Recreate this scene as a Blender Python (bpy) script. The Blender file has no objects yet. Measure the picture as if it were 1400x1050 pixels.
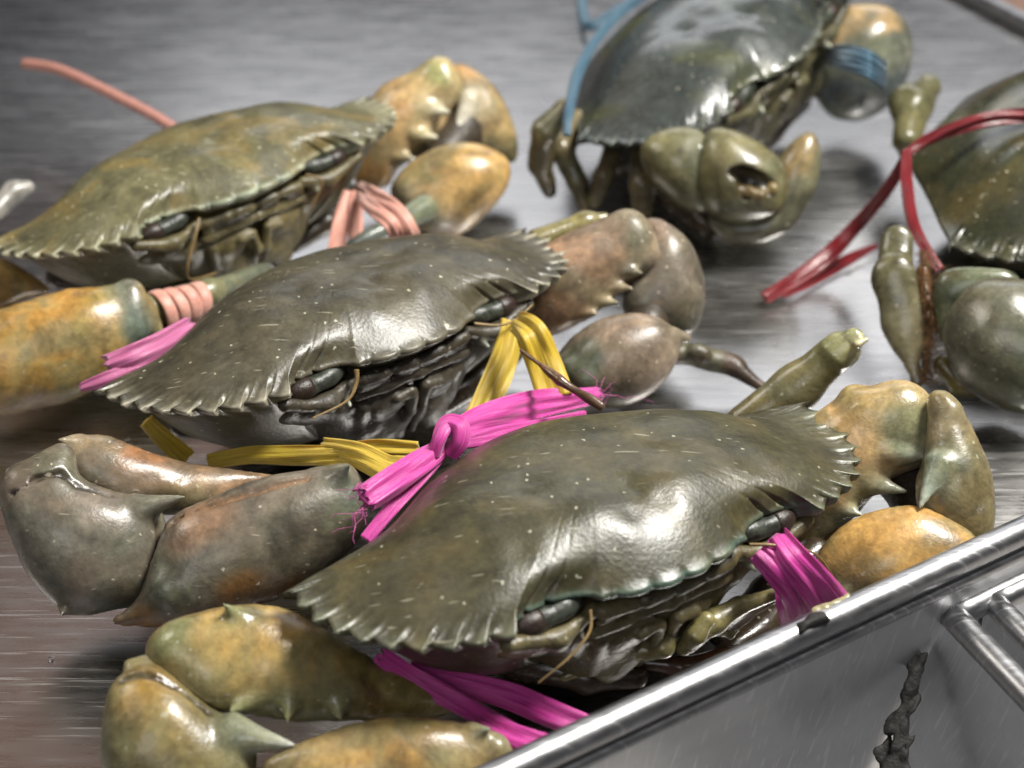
import bpy, math, random
import numpy as np
from mathutils import Vector, Matrix

sc = bpy.context.scene
COL = sc.collection

# ------------------------------------------------------------------ camera
PITCH, FOV, DIST = math.radians(33.0), math.radians(36.3), 0.55
CAM = np.array([0.0, -DIST * math.cos(PITCH), DIST * math.sin(PITCH)])
FW = np.array([0.0, math.cos(PITCH), -math.sin(PITCH)])
RT = np.array([1.0, 0.0, 0.0])
UP = np.cross(RT, FW)
FPX = 700 / math.tan(FOV / 2)
cd = bpy.data.cameras.new('camera')
cd.angle = FOV
cd.sensor_fit = 'HORIZONTAL'
cd.clip_start, cd.clip_end = 0.01, 50
cd.dof.use_dof = True
cd.dof.focus_distance = 0.435
cd.dof.aperture_fstop = 10.5
cam = bpy.data.objects.new('camera', cd)
cam.location = CAM
cam.rotation_euler = (math.pi / 2 - PITCH, 0, 0)
COL.objects.link(cam)
sc.camera = cam

# ------------------------------------------------------------------ world and lamps (indoor market stall at night)
w = bpy.data.worlds.new('World')
sc.world = w
w.use_nodes = True
bg = w.node_tree.nodes['Background']
bg.inputs[0].default_value = (0.50, 0.52, 0.58, 1)
bg.inputs[1].default_value = 0.085


def lamp(name, loc, target, size, power, color, size_y=None):
    l = bpy.data.lights.new(name, 'AREA')
    l.energy, l.color = power, color
    l.size = size
    if size_y:
        l.shape, l.size_y = 'RECTANGLE', size_y
    o = bpy.data.objects.new(name, l)
    o.location = loc
    o.rotation_euler = (Vector(target) - Vector(loc)).to_track_quat('-Z', 'Y').to_euler()
    COL.objects.link(o)
    return o


lamp('stall_lamp', (0.42, -0.02, 0.80), (0.02, -0.03, 0.03), 0.28, 17.0, (1.0, 0.97, 0.91))
bpy.data.lights['stall_lamp'].shape = 'DISK'
lamp('tube_lamp', (0.25, 1.65, 1.05), (0, 0, 0), 1.5, 6.8, (0.94, 0.96, 1.0), 0.55)
lamp('side_lamp', (-0.9, 0.1, 1.0), (0, 0, 0), 0.4, 5.0, (1.0, 0.93, 0.84))
lamp('warm_fill', (-0.50, 0.62, 0.85), (-0.1, -0.1, 0), 0.5, 0.2, (1.0, 0.55, 0.36))  # added warm fill so the near left floor reflects brown

lamp('front_fill', (-0.35, -1.3, 1.0), (0.05, -0.1, 0), 0.6, 4.0, (0.95, 0.97, 1.0))  # added fill from behind the camera to lift the outer wall and front faces

sc.view_settings.view_transform = 'Standard'
sc.view_settings.look = 'None'
sc.view_settings.gamma = 1
sc.view_settings.exposure = 0.08
sc.view_settings.use_curve_mapping = False
sc.cycles.max_bounces = 5


# ------------------------------------------------------------------ geometry helpers
def ray(px, py):
    return FW + RT * ((px - 700) / FPX) + UP * ((525 - py) / FPX)


def P(px, py, z):
    d = ray(px, py)
    return CAM + d * ((z - CAM[2]) / d[2])


def mpp(p):
    """metres covered by one photo pixel at a point"""
    return float((np.asarray(p) - CAM) @ FW) / FPX


def srgb(r, g, b):
    def f(c):
        c /= 255.0
        return c / 12.92 if c <= 0.04045 else ((c + 0.055) / 1.055) ** 2.4
    return np.array([f(r), f(g), f(b)])


def wob(X, freq, seed, n=7):
    """smooth pseudo noise, about -1..1"""
    r = np.random.RandomState(seed)
    out = np.zeros(len(X))
    for i in range(n):
        d = r.normal(size=3)
        d *= freq * r.uniform(0.6, 1.5) / np.linalg.norm(d)
        out += np.sin(X @ d + r.uniform(0, 6.28) + 0.8 * np.sin(X @ (d[[1, 2, 0]] * 0.7) + r.uniform(0, 6)))
    return out / (n ** 0.5) / 1.1


def sstep(a, b, x):
    t = np.clip((x - a) / (b - a), 0, 1)
    return t * t * (3 - 2 * t)


def new_obj(name, V, F, mat, parent=None, col=None, smooth=True, base=None, uv=None):
    V = np.asarray(V, float)
    if base is not None:
        V = V - np.asarray(base)
    me = bpy.data.meshes.new(name)
    if isinstance(F, np.ndarray):
        F = F.tolist()
    me.from_pydata(V.tolist(), [], F)
    if smooth:
        me.polygons.foreach_set('use_smooth', [True] * len(me.polygons))
    if col is not None:
        a = me.color_attributes.new('tint', 'FLOAT_COLOR', 'POINT')
        c = np.ones((len(V), 4), np.float32)
        c[:, :3] = col
        a.data.foreach_set('color', c.ravel())
    if uv is not None:
        a = me.attributes.new('lay', 'FLOAT2', 'POINT')
        a.data.foreach_set('vector', np.asarray(uv, np.float32).ravel())
    me.materials.append(mat)
    me.update()
    o = bpy.data.objects.new(name, me)
    COL.objects.link(o)
    if parent is not None:
        o.parent = parent
    return o


def empty(name, loc):
    o = bpy.data.objects.new(name, None)
    o.empty_display_size = 0.01
    o.location = loc
    COL.objects.link(o)
    return o


def tag(o, label, cat, group=None):
    o['label'], o['category'] = label, cat
    if group:
        o['group'] = group
    return o


def surface_nets(F, lo, h):
    S = F < 0
    nx, ny, nz = F.shape
    cnt = np.zeros((nx - 1, ny - 1, nz - 1), np.int8)
    C = [(i, j, k) for i in (0, 1) for j in (0, 1) for k in (0, 1)]
    for i, j, k in C:
        cnt += S[i:nx - 1 + i, j:ny - 1 + j, k:nz - 1 + k]
    act = (cnt > 0) & (cnt < 8)
    ijk = np.argwhere(act)
    idx = -np.ones(act.shape, np.int64)
    idx[act] = np.arange(len(ijk))
    acc = np.zeros((len(ijk), 3))
    num = np.zeros(len(ijk))
    for a in range(8):
        for b in range(a + 1, 8):
            ca, cb = np.array(C[a]), np.array(C[b])
            if abs(ca - cb).sum() != 1:
                continue
            fa = F[tuple((ijk + ca).T)]
            fb = F[tuple((ijk + cb).T)]
            m = (fa < 0) != (fb < 0)
            t = fa[m] / (fa[m] - fb[m])
            acc[m] += ca + t[:, None] * (cb - ca)
            num[m] += 1
    V = lo + h * (ijk + acc / num[:, None])
    quads = []
    for ax in range(3):
        T = np.moveaxis(S, ax, 0)
        I = np.moveaxis(idx, ax, 0)
        a, b = T[:-1, 1:-1, 1:-1], T[1:, 1:-1, 1:-1]
        for m, flip in ((a & ~b, False), (~a & b, True)):
            i, j, k = np.nonzero(m)
            q = np.stack([I[i, j, k], I[i, j + 1, k], I[i, j + 1, k + 1], I[i, j, k + 1]], 1)
            if flip != (ax == 1):
                q = q[:, ::-1]
            quads.append(q)
    return V, np.concatenate(quads)


# ---- signed distance pieces; every piece is (function, colour, bounds lo, bounds hi)
def p_cone(p0, r0, p1, r1, col, tipcol=None, flat=None):
    """round cone; flat=(axis, factor) squeezes it along an axis"""
    p0, p1 = np.asarray(p0, float), np.asarray(p1, float)
    L = np.linalg.norm(p1 - p0) + 1e-9
    d = (p1 - p0) / L

    def f(X):
        q = X - p0
        sc_ = 1.0
        if flat is not None:
            n, s = np.asarray(flat[0], float), flat[1]
            n = n / np.linalg.norm(n)
            q = q + (1 / s - 1) * (q @ n)[:, None] * n
            sc_ = min(1.0, s ** 0.5)
        t = q @ d
        rad = np.sqrt(np.maximum((q * q).sum(1) - t * t, 0))
        k = (r0 - r1) / L
        k = max(-0.95, min(0.95, k))
        tt = np.clip((t + rad * k / math.sqrt(1 - k * k)) / L, 0, 1)
        dist = np.sqrt((t - tt * L) ** 2 + rad ** 2) - (r0 + (r1 - r0) * tt)
        return dist * sc_

    def c(X):
        if callable(col):
            return col(X)
        if tipcol is None:
            return np.broadcast_to(col, X.shape)
        t = np.clip(((X - p0) @ d) / L, 0, 1)[:, None]
        return np.asarray(col) * (1 - t) + np.asarray(tipcol) * t
    R = max(r0, r1)
    return f, c, np.minimum(p0, p1) - R, np.maximum(p0, p1) + R


def catmull(pts, n, closed):
    pts = np.asarray(pts, float)
    m = len(pts)
    out = []
    segs = m if closed else m - 1
    for i in range(segs):
        g = (lambda j: pts[j % m]) if closed else (lambda j: pts[min(max(j, 0), m - 1)])
        a, b, c, d = g(i - 1), g(i), g(i + 1), g(i + 2)
        t = np.arange(n)[:, None] / n
        out.append(0.5 * ((2 * b) + (-a + c) * t + (2 * a - 5 * b + 4 * c - d) * t ** 2 + (-a + 3 * b - 3 * c + d) * t ** 3))
    if not closed:
        out.append(pts[-1:])
    return np.concatenate(out)


def p_pillow(poly, z, col, thick=0.95, tilt=(0, 0), lift=0.0, at=None):
    """a rounded body inflated (Poisson) from its outline; the plane faces up/forward, thick is depth over inner radius"""
    poly = catmull(poly, 5, True)
    c0 = P(*poly.mean(0), z) if at is None else np.asarray(at, float)
    n = -ray(*poly.mean(0))
    n /= np.linalg.norm(n)
    n = n + np.array([tilt[0], 0, tilt[1]])
    n /= np.linalg.norm(n)
    ex = np.cross([0, 0, 1.0], n)
    ex /= np.linalg.norm(ex)
    ey = np.cross(n, ex)
    W = []
    for px, py in poly:
        d = ray(px, py)
        t = ((c0 - CAM) @ n) / (d @ n)
        q = CAM + d * t - c0
        W.append((q @ ex, q @ ey))
    W = np.array(W)
    lo, hi = W.min(0), W.max(0)
    N = 84
    pad = 0.16 * (hi - lo).max()
    lo, hi = lo - pad, hi + pad
    hg = (hi - lo).max() / (N - 1)
    gx = lo[0] + hg * np.arange(int((hi[0] - lo[0]) / hg) + 2)
    gy = lo[1] + hg * np.arange(int((hi[1] - lo[1]) / hg) + 2)
    GX, GY = np.meshgrid(gx, gy, indexing='ij')
    G = np.stack([GX.ravel(), GY.ravel()], 1)
    ins = np.zeros(len(G), bool)
    dist = np.full(len(G), 1e9)
    m = len(W)
    for i in range(m):
        a, b = W[i], W[(i + 1) % m]
        cond = ((a[1] > G[:, 1]) != (b[1] > G[:, 1]))
        xs = (b[0] - a[0]) * (G[:, 1] - a[1]) / (b[1] - a[1] + 1e-15) + a[0]
        ins ^= cond & (G[:, 0] < xs)
        e = b - a
        t = np.clip(((G - a) @ e) / (e @ e + 1e-15), 0, 1)
        dist = np.minimum(dist, np.linalg.norm(G - a - t[:, None] * e, axis=1))
    ins = ins.reshape(GX.shape)
    dist = dist.reshape(GX.shape)
    Rin = dist[ins].max()
    # multigrid-free relaxation
    u = np.where(ins, Rin * dist - dist ** 2 / 2, 0)
    for it in range(500):
        v = 0.25 * (np.roll(u, 1, 0) + np.roll(u, -1, 0) + np.roll(u, 1, 1) + np.roll(u, -1, 1) + hg * hg * 2)
        u = np.where(ins, v, 0)
    u /= u.max()
    u = np.where(ins, u, -dist * 2 / Rin)
    # soften the boundary cells
    T = Rin * thick

    def f(X):
        q = X - c0
        a, b, wv = (q @ ex - lo[0]) / hg, (q @ ey - lo[1]) / hg, q @ n - lift
        a = np.clip(a, 0, len(gx) - 1.001)
        b = np.clip(b, 0, len(gy) - 1.001)
        i, j = a.astype(int), b.astype(int)
        s, t = a - i, b - j
        uu = (u[i, j] * (1 - s) + u[i + 1, j] * s) * (1 - t) + (u[i, j + 1] * (1 - s) + u[i + 1, j + 1] * s) * t
        r = np.sqrt(np.maximum(wv * wv / T / T + 1 - uu, 1e-9))
        return (r - 1) * min(Rin, T)
    if at is None:
        LAST[0] = f
    corners = np.array([c0 + ex * x + ey * y + n * s for x in (W[:, 0].min(), W[:, 0].max()) for y in (W[:, 1].min(), W[:, 1].max()) for s in (-T, T)])
    return f, (lambda X: col(X) if callable(col) else np.broadcast_to(col, X.shape)), corners.min(0), corners.max(0)


def sdf_obj(name, pieces, mat, parent, base, cell=0.0008, k=0.003, cuts=(), wobble=(0.0003, 260, 1), cb=0.003, colfx=None):
    lo = np.min([p[2] for p in pieces], 0) - 3 * cell
    hi = np.max([p[3] for p in pieces], 0) + 3 * cell
    n = np.ceil((hi - lo) / cell).astype(int) + 1
    g = [lo[i] + cell * np.arange(n[i]) for i in range(3)]
    X = np.stack(np.meshgrid(*g, indexing='ij'), -1).reshape(-1, 3)

    def field(X):
        r = None
        for p in pieces:
            kk = p[4] if len(p) > 4 else k
            d = p[0](X)
            if r is None:
                r = d
            else:
                h = np.maximum(kk - np.abs(r - d), 0) / kk
                r = np.minimum(r, d) - h * h * kk * 0.25
        for p, kk in cuts:
            d = -p[0](X)
            h = np.maximum(kk - np.abs(r - d), 0) / kk
            r = np.maximum(r, d) + h * h * kk * 0.25
        return r
    F = field(X)
    if wobble:
        m = np.abs(F) < 0.004
        F[m] += wobble[0] * wob(X[m], wobble[1], wobble[2])
    F = F.reshape(n)
    V, Q = surface_nets(F, lo, cell)
    col = np.zeros(V.shape)
    wt = np.zeros(len(V))
    for p in pieces:
        d = p[0](V)
        e = np.exp(-np.clip(d, -0.02, 0.05) / cb)
        col += e[:, None] * p[1](V)
        wt += e
    col /= wt[:, None]
    for p, kk in cuts:
        e = np.exp(-np.abs(p[0](V)) / 0.0006)[:, None]
        col = col * (1 - e) + p[1](V) * e
    if colfx:
        col = colfx(V, col)
    return new_obj(name, V, Q, mat, parent, col, base=base)


def tube_mesh(pts, radii, m=10, cap=True):
    pts = np.asarray(pts, float)
    n = len(pts)
    T = np.gradient(pts, axis=0)
    T /= np.linalg.norm(T, axis=1)[:, None] + 1e-12
    nrm = np.cross(T[0], [0, 0, 1.0])
    if np.linalg.norm(nrm) < 1e-3:
        nrm = np.array([1.0, 0, 0])
    V = []
    for i in range(n):
        nrm = nrm - T[i] * (nrm @ T[i])
        nrm /= np.linalg.norm(nrm)
        b = np.cross(T[i], nrm)
        for j in range(m):
            a = 2 * math.pi * j / m
            V.append(pts[i] + radii[i] * (math.cos(a) * nrm + math.sin(a) * b))
    F = [[i * m + j, i * m + (j + 1) % m, (i + 1) * m + (j + 1) % m, (i + 1) * m + j] for i in range(n - 1) for j in range(m)]
    if cap:
        F.append(list(range(m))[::-1])
        F.append([(n - 1) * m + j for j in range(m)])
    return np.array(V), F


# ------------------------------------------------------------------ materials
def node(nt, t, **kw):
    n = nt.nodes.new(t)
    for k_, v in kw.items():
        setattr(n, k_, v)
    return n


def mat_base(name):
    m = bpy.data.materials.new(name)
    m.use_nodes = True
    nt = m.node_tree
    return m, nt, nt.nodes['Principled BSDF'], nt.links.new


def mixc(nt, L, fac, a, b, mode='MIX'):
    n = node(nt, 'ShaderNodeMix', data_type='RGBA', blend_type=mode)
    for s, v in ((n.inputs[0], fac), (n.inputs[6], a), (n.inputs[7], b)):
        if isinstance(v, (int, float)):
            s.default_value = v
        elif isinstance(v, (tuple, list, np.ndarray)):
            s.default_value = (float(v[0]), float(v[1]), float(v[2]), 1)
        else:
            L(v, s)
    return n.outputs[2]


def ramp(nt, L, src, stops):
    n = node(nt, 'ShaderNodeValToRGB')
    el = n.color_ramp.elements
    while len(el) < len(stops):
        el.new(0.5)
    for e, (p, v) in zip(el, stops):
        e.position = p
        e.color = (v, v, v, 1) if isinstance(v, (int, float)) else (float(v[0]), float(v[1]), float(v[2]), 1)
    L(src, n.inputs[0])
    return n.outputs[0]


def noise(nt, L, vec, scale, detail=4, rough=0.55, dist=0.0):
    n = node(nt, 'ShaderNodeTexNoise')
    n.inputs['Scale'].default_value = scale
    n.inputs['Detail'].default_value = detail
    n.inputs['Roughness'].default_value = rough
    n.inputs['Distortion'].default_value = dist
    L(vec, n.inputs['Vector'])
    return n.outputs[0]


def shell_mat(name, mottle=(0.55, 1.5), patch=None, rough=(0.28, 0.5), coat=0.02, specks=0.7, spec_col=(0.42, 0.40, 0.30), scars=False, bump=0.18, pscale=38):
    m, nt, b, L = mat_base(name)
    tc = node(nt, 'ShaderNodeTexCoord').outputs['Object']
    at = node(nt, 'ShaderNodeAttribute', attribute_name='tint').outputs['Color']
    n1 = noise(nt, L, tc, 75, 6, 0.7, 0.5)
    c = mixc(nt, L, 1.0, at, ramp(nt, L, n1, [(0.3, mottle[0]), (0.7, mottle[1])]), 'MULTIPLY')
    if patch is not None:
        n2 = noise(nt, L, tc, pscale, 3, 0.5, 0.6)
        c = mixc(nt, L, ramp(nt, L, n2, [(0.50, 0.0), (0.68, 0.75)]), c, patch)
    n3 = noise(nt, L, tc, 420, 3, 0.6)
    c = mixc(nt, L, 1.0, c, ramp(nt, L, n3, [(0.3, 0.75), (0.7, 1.2)]), 'MULTIPLY')
    # pale specks of grit and scale
    for scl, th, keep in ((330, 0.18, 0.78), (95, 0.085, 0.78)) + (((42, 0.075, 0.62),) if scars else ()):
        v = node(nt, 'ShaderNodeTexVoronoi')
        v.inputs['Scale'].default_value = scl
        wv = node(nt, 'ShaderNodeVectorMath', operation='ADD')
        nn = node(nt, 'ShaderNodeTexNoise')
        nn.inputs['Scale'].default_value = 700
        L(tc, nn.inputs['Vector'])
        sc2 = node(nt, 'ShaderNodeVectorMath', operation='SCALE')
        sc2.inputs['Scale'].default_value = 0.0016
        L(nn.outputs['Color'], sc2.inputs[0])
        L(tc, wv.inputs[0])
        L(sc2.outputs[0], wv.inputs[1])
        L(wv.outputs[0], v.inputs['Vector'])
        near = ramp(nt, L, v.outputs['Distance'], [(th * 0.6, 1.0), (th, 0.0)])
        sep = node(nt, 'ShaderNodeSeparateColor')
        L(v.outputs['Color'], sep.inputs[0])
        kp = ramp(nt, L, sep.outputs[0], [(keep, 0.0), (keep + 0.02, specks)])
        mul = node(nt, 'ShaderNodeMath', operation='MULTIPLY')
        L(near, mul.inputs[0])
        L(kp, mul.inputs[1])
        c = mixc(nt, L, mul.outputs[0], c, spec_col)
    # short pale scrapes
    for rot_ in ((0.3, 0.2, 0.5), (0.9, -0.3, 2.0)):
        mp = node(nt, 'ShaderNodeMapping')
        mp.inputs['Rotation'].default_value = rot_
        mp.inputs['Scale'].default_value = (90, 900, 500)
        L(tc, mp.inputs[0])
        c = mixc(nt, L, ramp(nt, L, noise(nt, L, mp.outputs[0], 1.0, 1, 0.5), [(0.74, 0.0), (0.78, 0.5 * specks)]), c, spec_col)
    L(c, b.inputs['Base Color'])
    L(ramp(nt, L, noise(nt, L, tc, 90, 5, 0.65), [(0.3, rough[0]), (0.7, rough[1])]), b.inputs['Roughness'])
    b.inputs['Coat Weight'].default_value = coat
    b.inputs['Coat Roughness'].default_value = 0.2
    b.inputs['Specular IOR Level'].default_value = 0.5
    bp = node(nt, 'ShaderNodeBump')
    bp.inputs['Strength'].default_value = bump
    bp.inputs['Distance'].default_value = 0.0006
    mx = node(nt, 'ShaderNodeMath', operation='ADD')
    L(noise(nt, L, tc, 900, 2, 0.5), mx.inputs[0])
    m2 = node(nt, 'ShaderNodeMath', operation='MULTIPLY')
    m2.inputs[1].default_value = 0.7
    L(noise(nt, L, tc, 160, 4, 0.6), m2.inputs[0])
    L(m2.outputs[0], mx.inputs[1])
    L(mx.outputs[0], bp.inputs['Height'])
    L(bp.outputs[0], b.inputs['Normal'])
    return m


def raffia_mat(name, c0, c1, dark, trans=0.25, rough=0.38, fibre=26.0):
    m, nt, b, L = mat_base(name)
    at = node(nt, 'ShaderNodeAttribute', attribute_name='lay')
    mp = node(nt, 'ShaderNodeMapping')
    mp.inputs['Scale'].default_value = (1.2, fibre, 1)
    L(at.outputs['Vector'], mp.inputs[0])
    n1 = noise(nt, L, mp.outputs[0], 1.0, 4, 0.65)
    c = ramp(nt, L, n1, [(0.25, dark), (0.45, c0), (0.75, c1)])
    L(c, b.inputs['Base Color'])
    b.inputs['Roughness'].default_value = rough
    b.inputs['Subsurface Weight'].default_value = trans
    b.inputs['Subsurface Radius'].default_value = (0.004, 0.002, 0.003)
    b.inputs['Subsurface Scale'].default_value = 0.5
    b.inputs['Sheen Weight'].default_value = 0.2
    bp = node(nt, 'ShaderNodeBump')
    bp.inputs['Strength'].default_value = 0.5
    bp.inputs['Distance'].default_value = 0.0006
    L(n1, bp.inputs['Height'])
    L(bp.outputs[0], b.inputs['Normal'])
    return m


def steel_mat(name, rough=(0.22, 0.38), base=(0.56, 0.56, 0.57), streak=(22, 330, 330), rotz=0.0, scratch=0.3, aniso=0.5, dirt=0.25):
    m, nt, b, L = mat_base(name)
    tc = node(nt, 'ShaderNodeTexCoord').outputs['Object']
    mp = node(nt, 'ShaderNodeMapping')
    mp.inputs['Rotation'].default_value = (0, 0, rotz)
    mp.inputs['Scale'].default_value = streak
    L(tc, mp.inputs[0])
    n1 = noise(nt, L, mp.outputs[0], 1.0, 5, 0.65)
    n2 = noise(nt, L, tc, 14, 5, 0.6, 0.3)
    c = mixc(nt, L, ramp(nt, L, n1, [(0.3, 0.0), (0.7, 1.0)]), np.array(base) * 0.88, base)
    c = mixc(nt, L, ramp(nt, L, n2, [(0.45, 0.0), (0.75, dirt)]), c, np.array(base) * 0.45)
    b.inputs['Metallic'].default_value = 1.0
    rr = ramp(nt, L, n1, [(0.3, rough[0]), (0.7, rough[1])])
    mps = node(nt, 'ShaderNodeMapping')                     # dried water smears
    mps.inputs['Rotation'].default_value = (0, 0, 0.15)
    mps.inputs['Scale'].default_value = (26, 75, 75)
    L(tc, mps.inputs[0])
    sm = noise(nt, L, mps.outputs[0], 1.0, 4, 0.65, 0.4)
    rr = mixc(nt, L, ramp(nt, L, sm, [(0.46, 0.0), (0.66, 0.30)]), rr, (0.42, 0.42, 0.42))
    c = mixc(nt, L, ramp(nt, L, sm, [(0.40, 0.16), (0.54, 0.0)]), c, np.array(base) * 0.6)
    # long random scratches: two rotated stretched noises, thin bands
    sc_h = None
    for ang, s in ((0.95, 1.0), (1.25, 1.3), (2.3, 0.8), (-0.35, 1.1)):
        mp2 = node(nt, 'ShaderNodeMapping')
        mp2.inputs['Rotation'].default_value = (0, 0, ang + rotz)
        mp2.inputs['Scale'].default_value = (22 * s, 1000 * s, 60)
        L(tc, mp2.inputs[0])
        nn = noise(nt, L, mp2.outputs[0], 1.0, 2, 0.5)
        band = ramp(nt, L, nn, [(0.66, 0.0), (0.69, scratch)])
        c = mixc(nt, L, band, c, np.minimum(np.array(base) * 1.5, 0.9))
        rr = mixc(nt, L, band, rr, (0.5, 0.5, 0.5))
    L(c, b.inputs['Base Color'])
    L(rr, b.inputs['Roughness'])
    b.inputs['Anisotropic'].default_value = aniso
    bp = node(nt, 'ShaderNodeBump')
    bp.inputs['Strength'].default_value = 0.05
    bp.inputs['Distance'].default_value = 0.0004
    L(n1, bp.inputs['Height'])
    L(bp.outputs[0], b.inputs['Normal'])
    return m


OLIVE = srgb(66, 63, 43)
OLIVE_B = srgb(68, 64, 50)
OLIVE_C = srgb(94, 91, 66)
OLIVE_D = srgb(52, 56, 54)
OLIVE_E = srgb(46, 47, 31)
TEAL = srgb(88, 116, 106)
PALE = srgb(186, 190, 170)
TAN = srgb(176, 134, 76)
ORANGE = srgb(186, 128, 50)
GREYG = srgb(92, 90, 80)
BROWN = srgb(98, 78, 58)
DARKB = srgb(48, 40, 30)

M_A = shell_mat('olive_shell', patch=srgb(82, 72, 44), rough=(0.30, 0.46))
M_B = shell_mat('grey_olive_shell', patch=srgb(82, 75, 55), rough=(0.30, 0.46), specks=0.9)
M_C = shell_mat('yellow_olive_shell', patch=srgb(134, 114, 64), rough=(0.26, 0.44), specks=0.8, spec_col=(0.55, 0.52, 0.36))
M_D = shell_mat('wet_grey_shell', patch=srgb(88, 90, 38), rough=(0.2, 0.36), coat=0.35, pscale=22)
M_E = shell_mat('wet_green_shell', patch=srgb(76, 66, 36), rough=(0.2, 0.34), coat=0.35)
M_CLAW = shell_mat('claw_shell', mottle=(0.5, 1.7), patch=srgb(116, 112, 78), pscale=75, rough=(0.24, 0.42), specks=0.55, coat=0.2)
M_CLAWB = shell_mat('worn_claw_shell', mottle=(0.42, 1.55), patch=srgb(104, 92, 78), pscale=60, rough=(0.28, 0.46), specks=0.9, coat=0.1, scars=True, spec_col=(0.42, 0.37, 0.28))
M_FACE = shell_mat('wet_mouth_shell', mottle=(0.4, 1.6), rough=(0.36, 0.58), coat=0.04, specks=0.5, bump=0.4)
M_LEG = shell_mat('leg_shell', mottle=(0.5, 1.5), rough=(0.2, 0.4), coat=0.3, specks=0.5)


def plain(name, col, rough=0.3, coat=0.0, nscale=200, amt=0.4, metallic=0.0, trans=0.0, bump=0.2):
    m, nt, b, L = mat_base(name)
    tc = node(nt, 'ShaderNodeTexCoord').outputs['Object']
    n1 = noise(nt, L, tc, nscale, 4, 0.6)
    c = mixc(nt, L, ramp(nt, L, n1, [(0.3, 0.0), (0.7, 1.0)]), np.array(col) * (1 - amt), np.minimum(np.array(col) * (1 + amt), 1))
    L(c, b.inputs['Base Color'])
    b.inputs['Roughness'].default_value = rough
    b.inputs['Coat Weight'].default_value = coat
    b.inputs['Coat Roughness'].default_value = 0.05
    b.inputs['Metallic'].default_value = metallic
    b.inputs['Transmission Weight'].default_value = trans
    bp = node(nt, 'ShaderNodeBump')
    bp.inputs['Strength'].default_value = bump
    bp.inputs['Distance'].default_value = 0.0004
    L(n1, bp.inputs['Height'])
    L(bp.outputs[0], b.inputs['Normal'])
    return m


M_EYE = plain('eye_stalk', srgb(48, 52, 44), 0.4, 0.0, 420, 0.7, bump=0.8)
M_CORNEA = plain('cornea', srgb(44, 34, 28), 0.38, 0.0, 1500, 0.5, bump=0.4)
M_ANT = plain('antenna', srgb(122, 100, 62), 0.4)
M_BAND = raffia_mat('rubber_band', srgb(196, 140, 124), srgb(212, 164, 148), srgb(160, 100, 88), 0.1, 0.5, 3.0)
M_PINK = raffia_mat('magenta_raffia', srgb(178, 42, 132), srgb(212, 92, 170), srgb(120, 18, 88))
M_PINK2 = raffia_mat('faded_pink_raffia', srgb(172, 84, 130), srgb(196, 128, 162), srgb(134, 54, 98))
M_YEL = raffia_mat('yellow_raffia', srgb(176, 146, 28), srgb(212, 188, 70), srgb(70, 62, 20))
M_RED = raffia_mat('red_raffia', srgb(92, 5, 15), srgb(126, 24, 32), srgb(52, 3, 8), 0.1, 0.22, 7.0)
M_BLUE = raffia_mat('blue_cord', srgb(38, 72, 92), srgb(72, 112, 130), srgb(20, 42, 58), 0.1, 0.45, 10.0)
M_STEEL = steel_mat('brushed_steel', rough=(0.22, 0.32), rotz=-0.05, scratch=0.6, base=(0.50, 0.49, 0.485))
M_RIM = steel_mat('rolled_steel', rough=(0.30, 0.46), base=(0.40, 0.40, 0.41), streak=(120, 300, 300), scratch=0.5, aniso=0.0)
M_WALL = steel_mat('dull_steel', rough=(0.30, 0.5), base=(0.62, 0.62, 0.63), streak=(40, 160, 40), aniso=0.0, dirt=0.4)
M_PAN = steel_mat('blue_steel', rough=(0.30, 0.5), base=(0.62, 0.65, 0.70), streak=(40, 80, 160), aniso=0.0, dirt=0.5)
M_GRIME = plain('black_grime', srgb(26, 23, 20), 0.7, 0.0, 700, 0.8, bump=1.0)


# ------------------------------------------------------------------ crab carapace and body
def rotm(yaw, pitch, roll):
    return np.array((Matrix.Rotation(yaw, 3, 'Z') @ Matrix.Rotation(pitch, 3, 'X') @ Matrix.Rotation(roll, 3, 'Y')))


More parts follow.
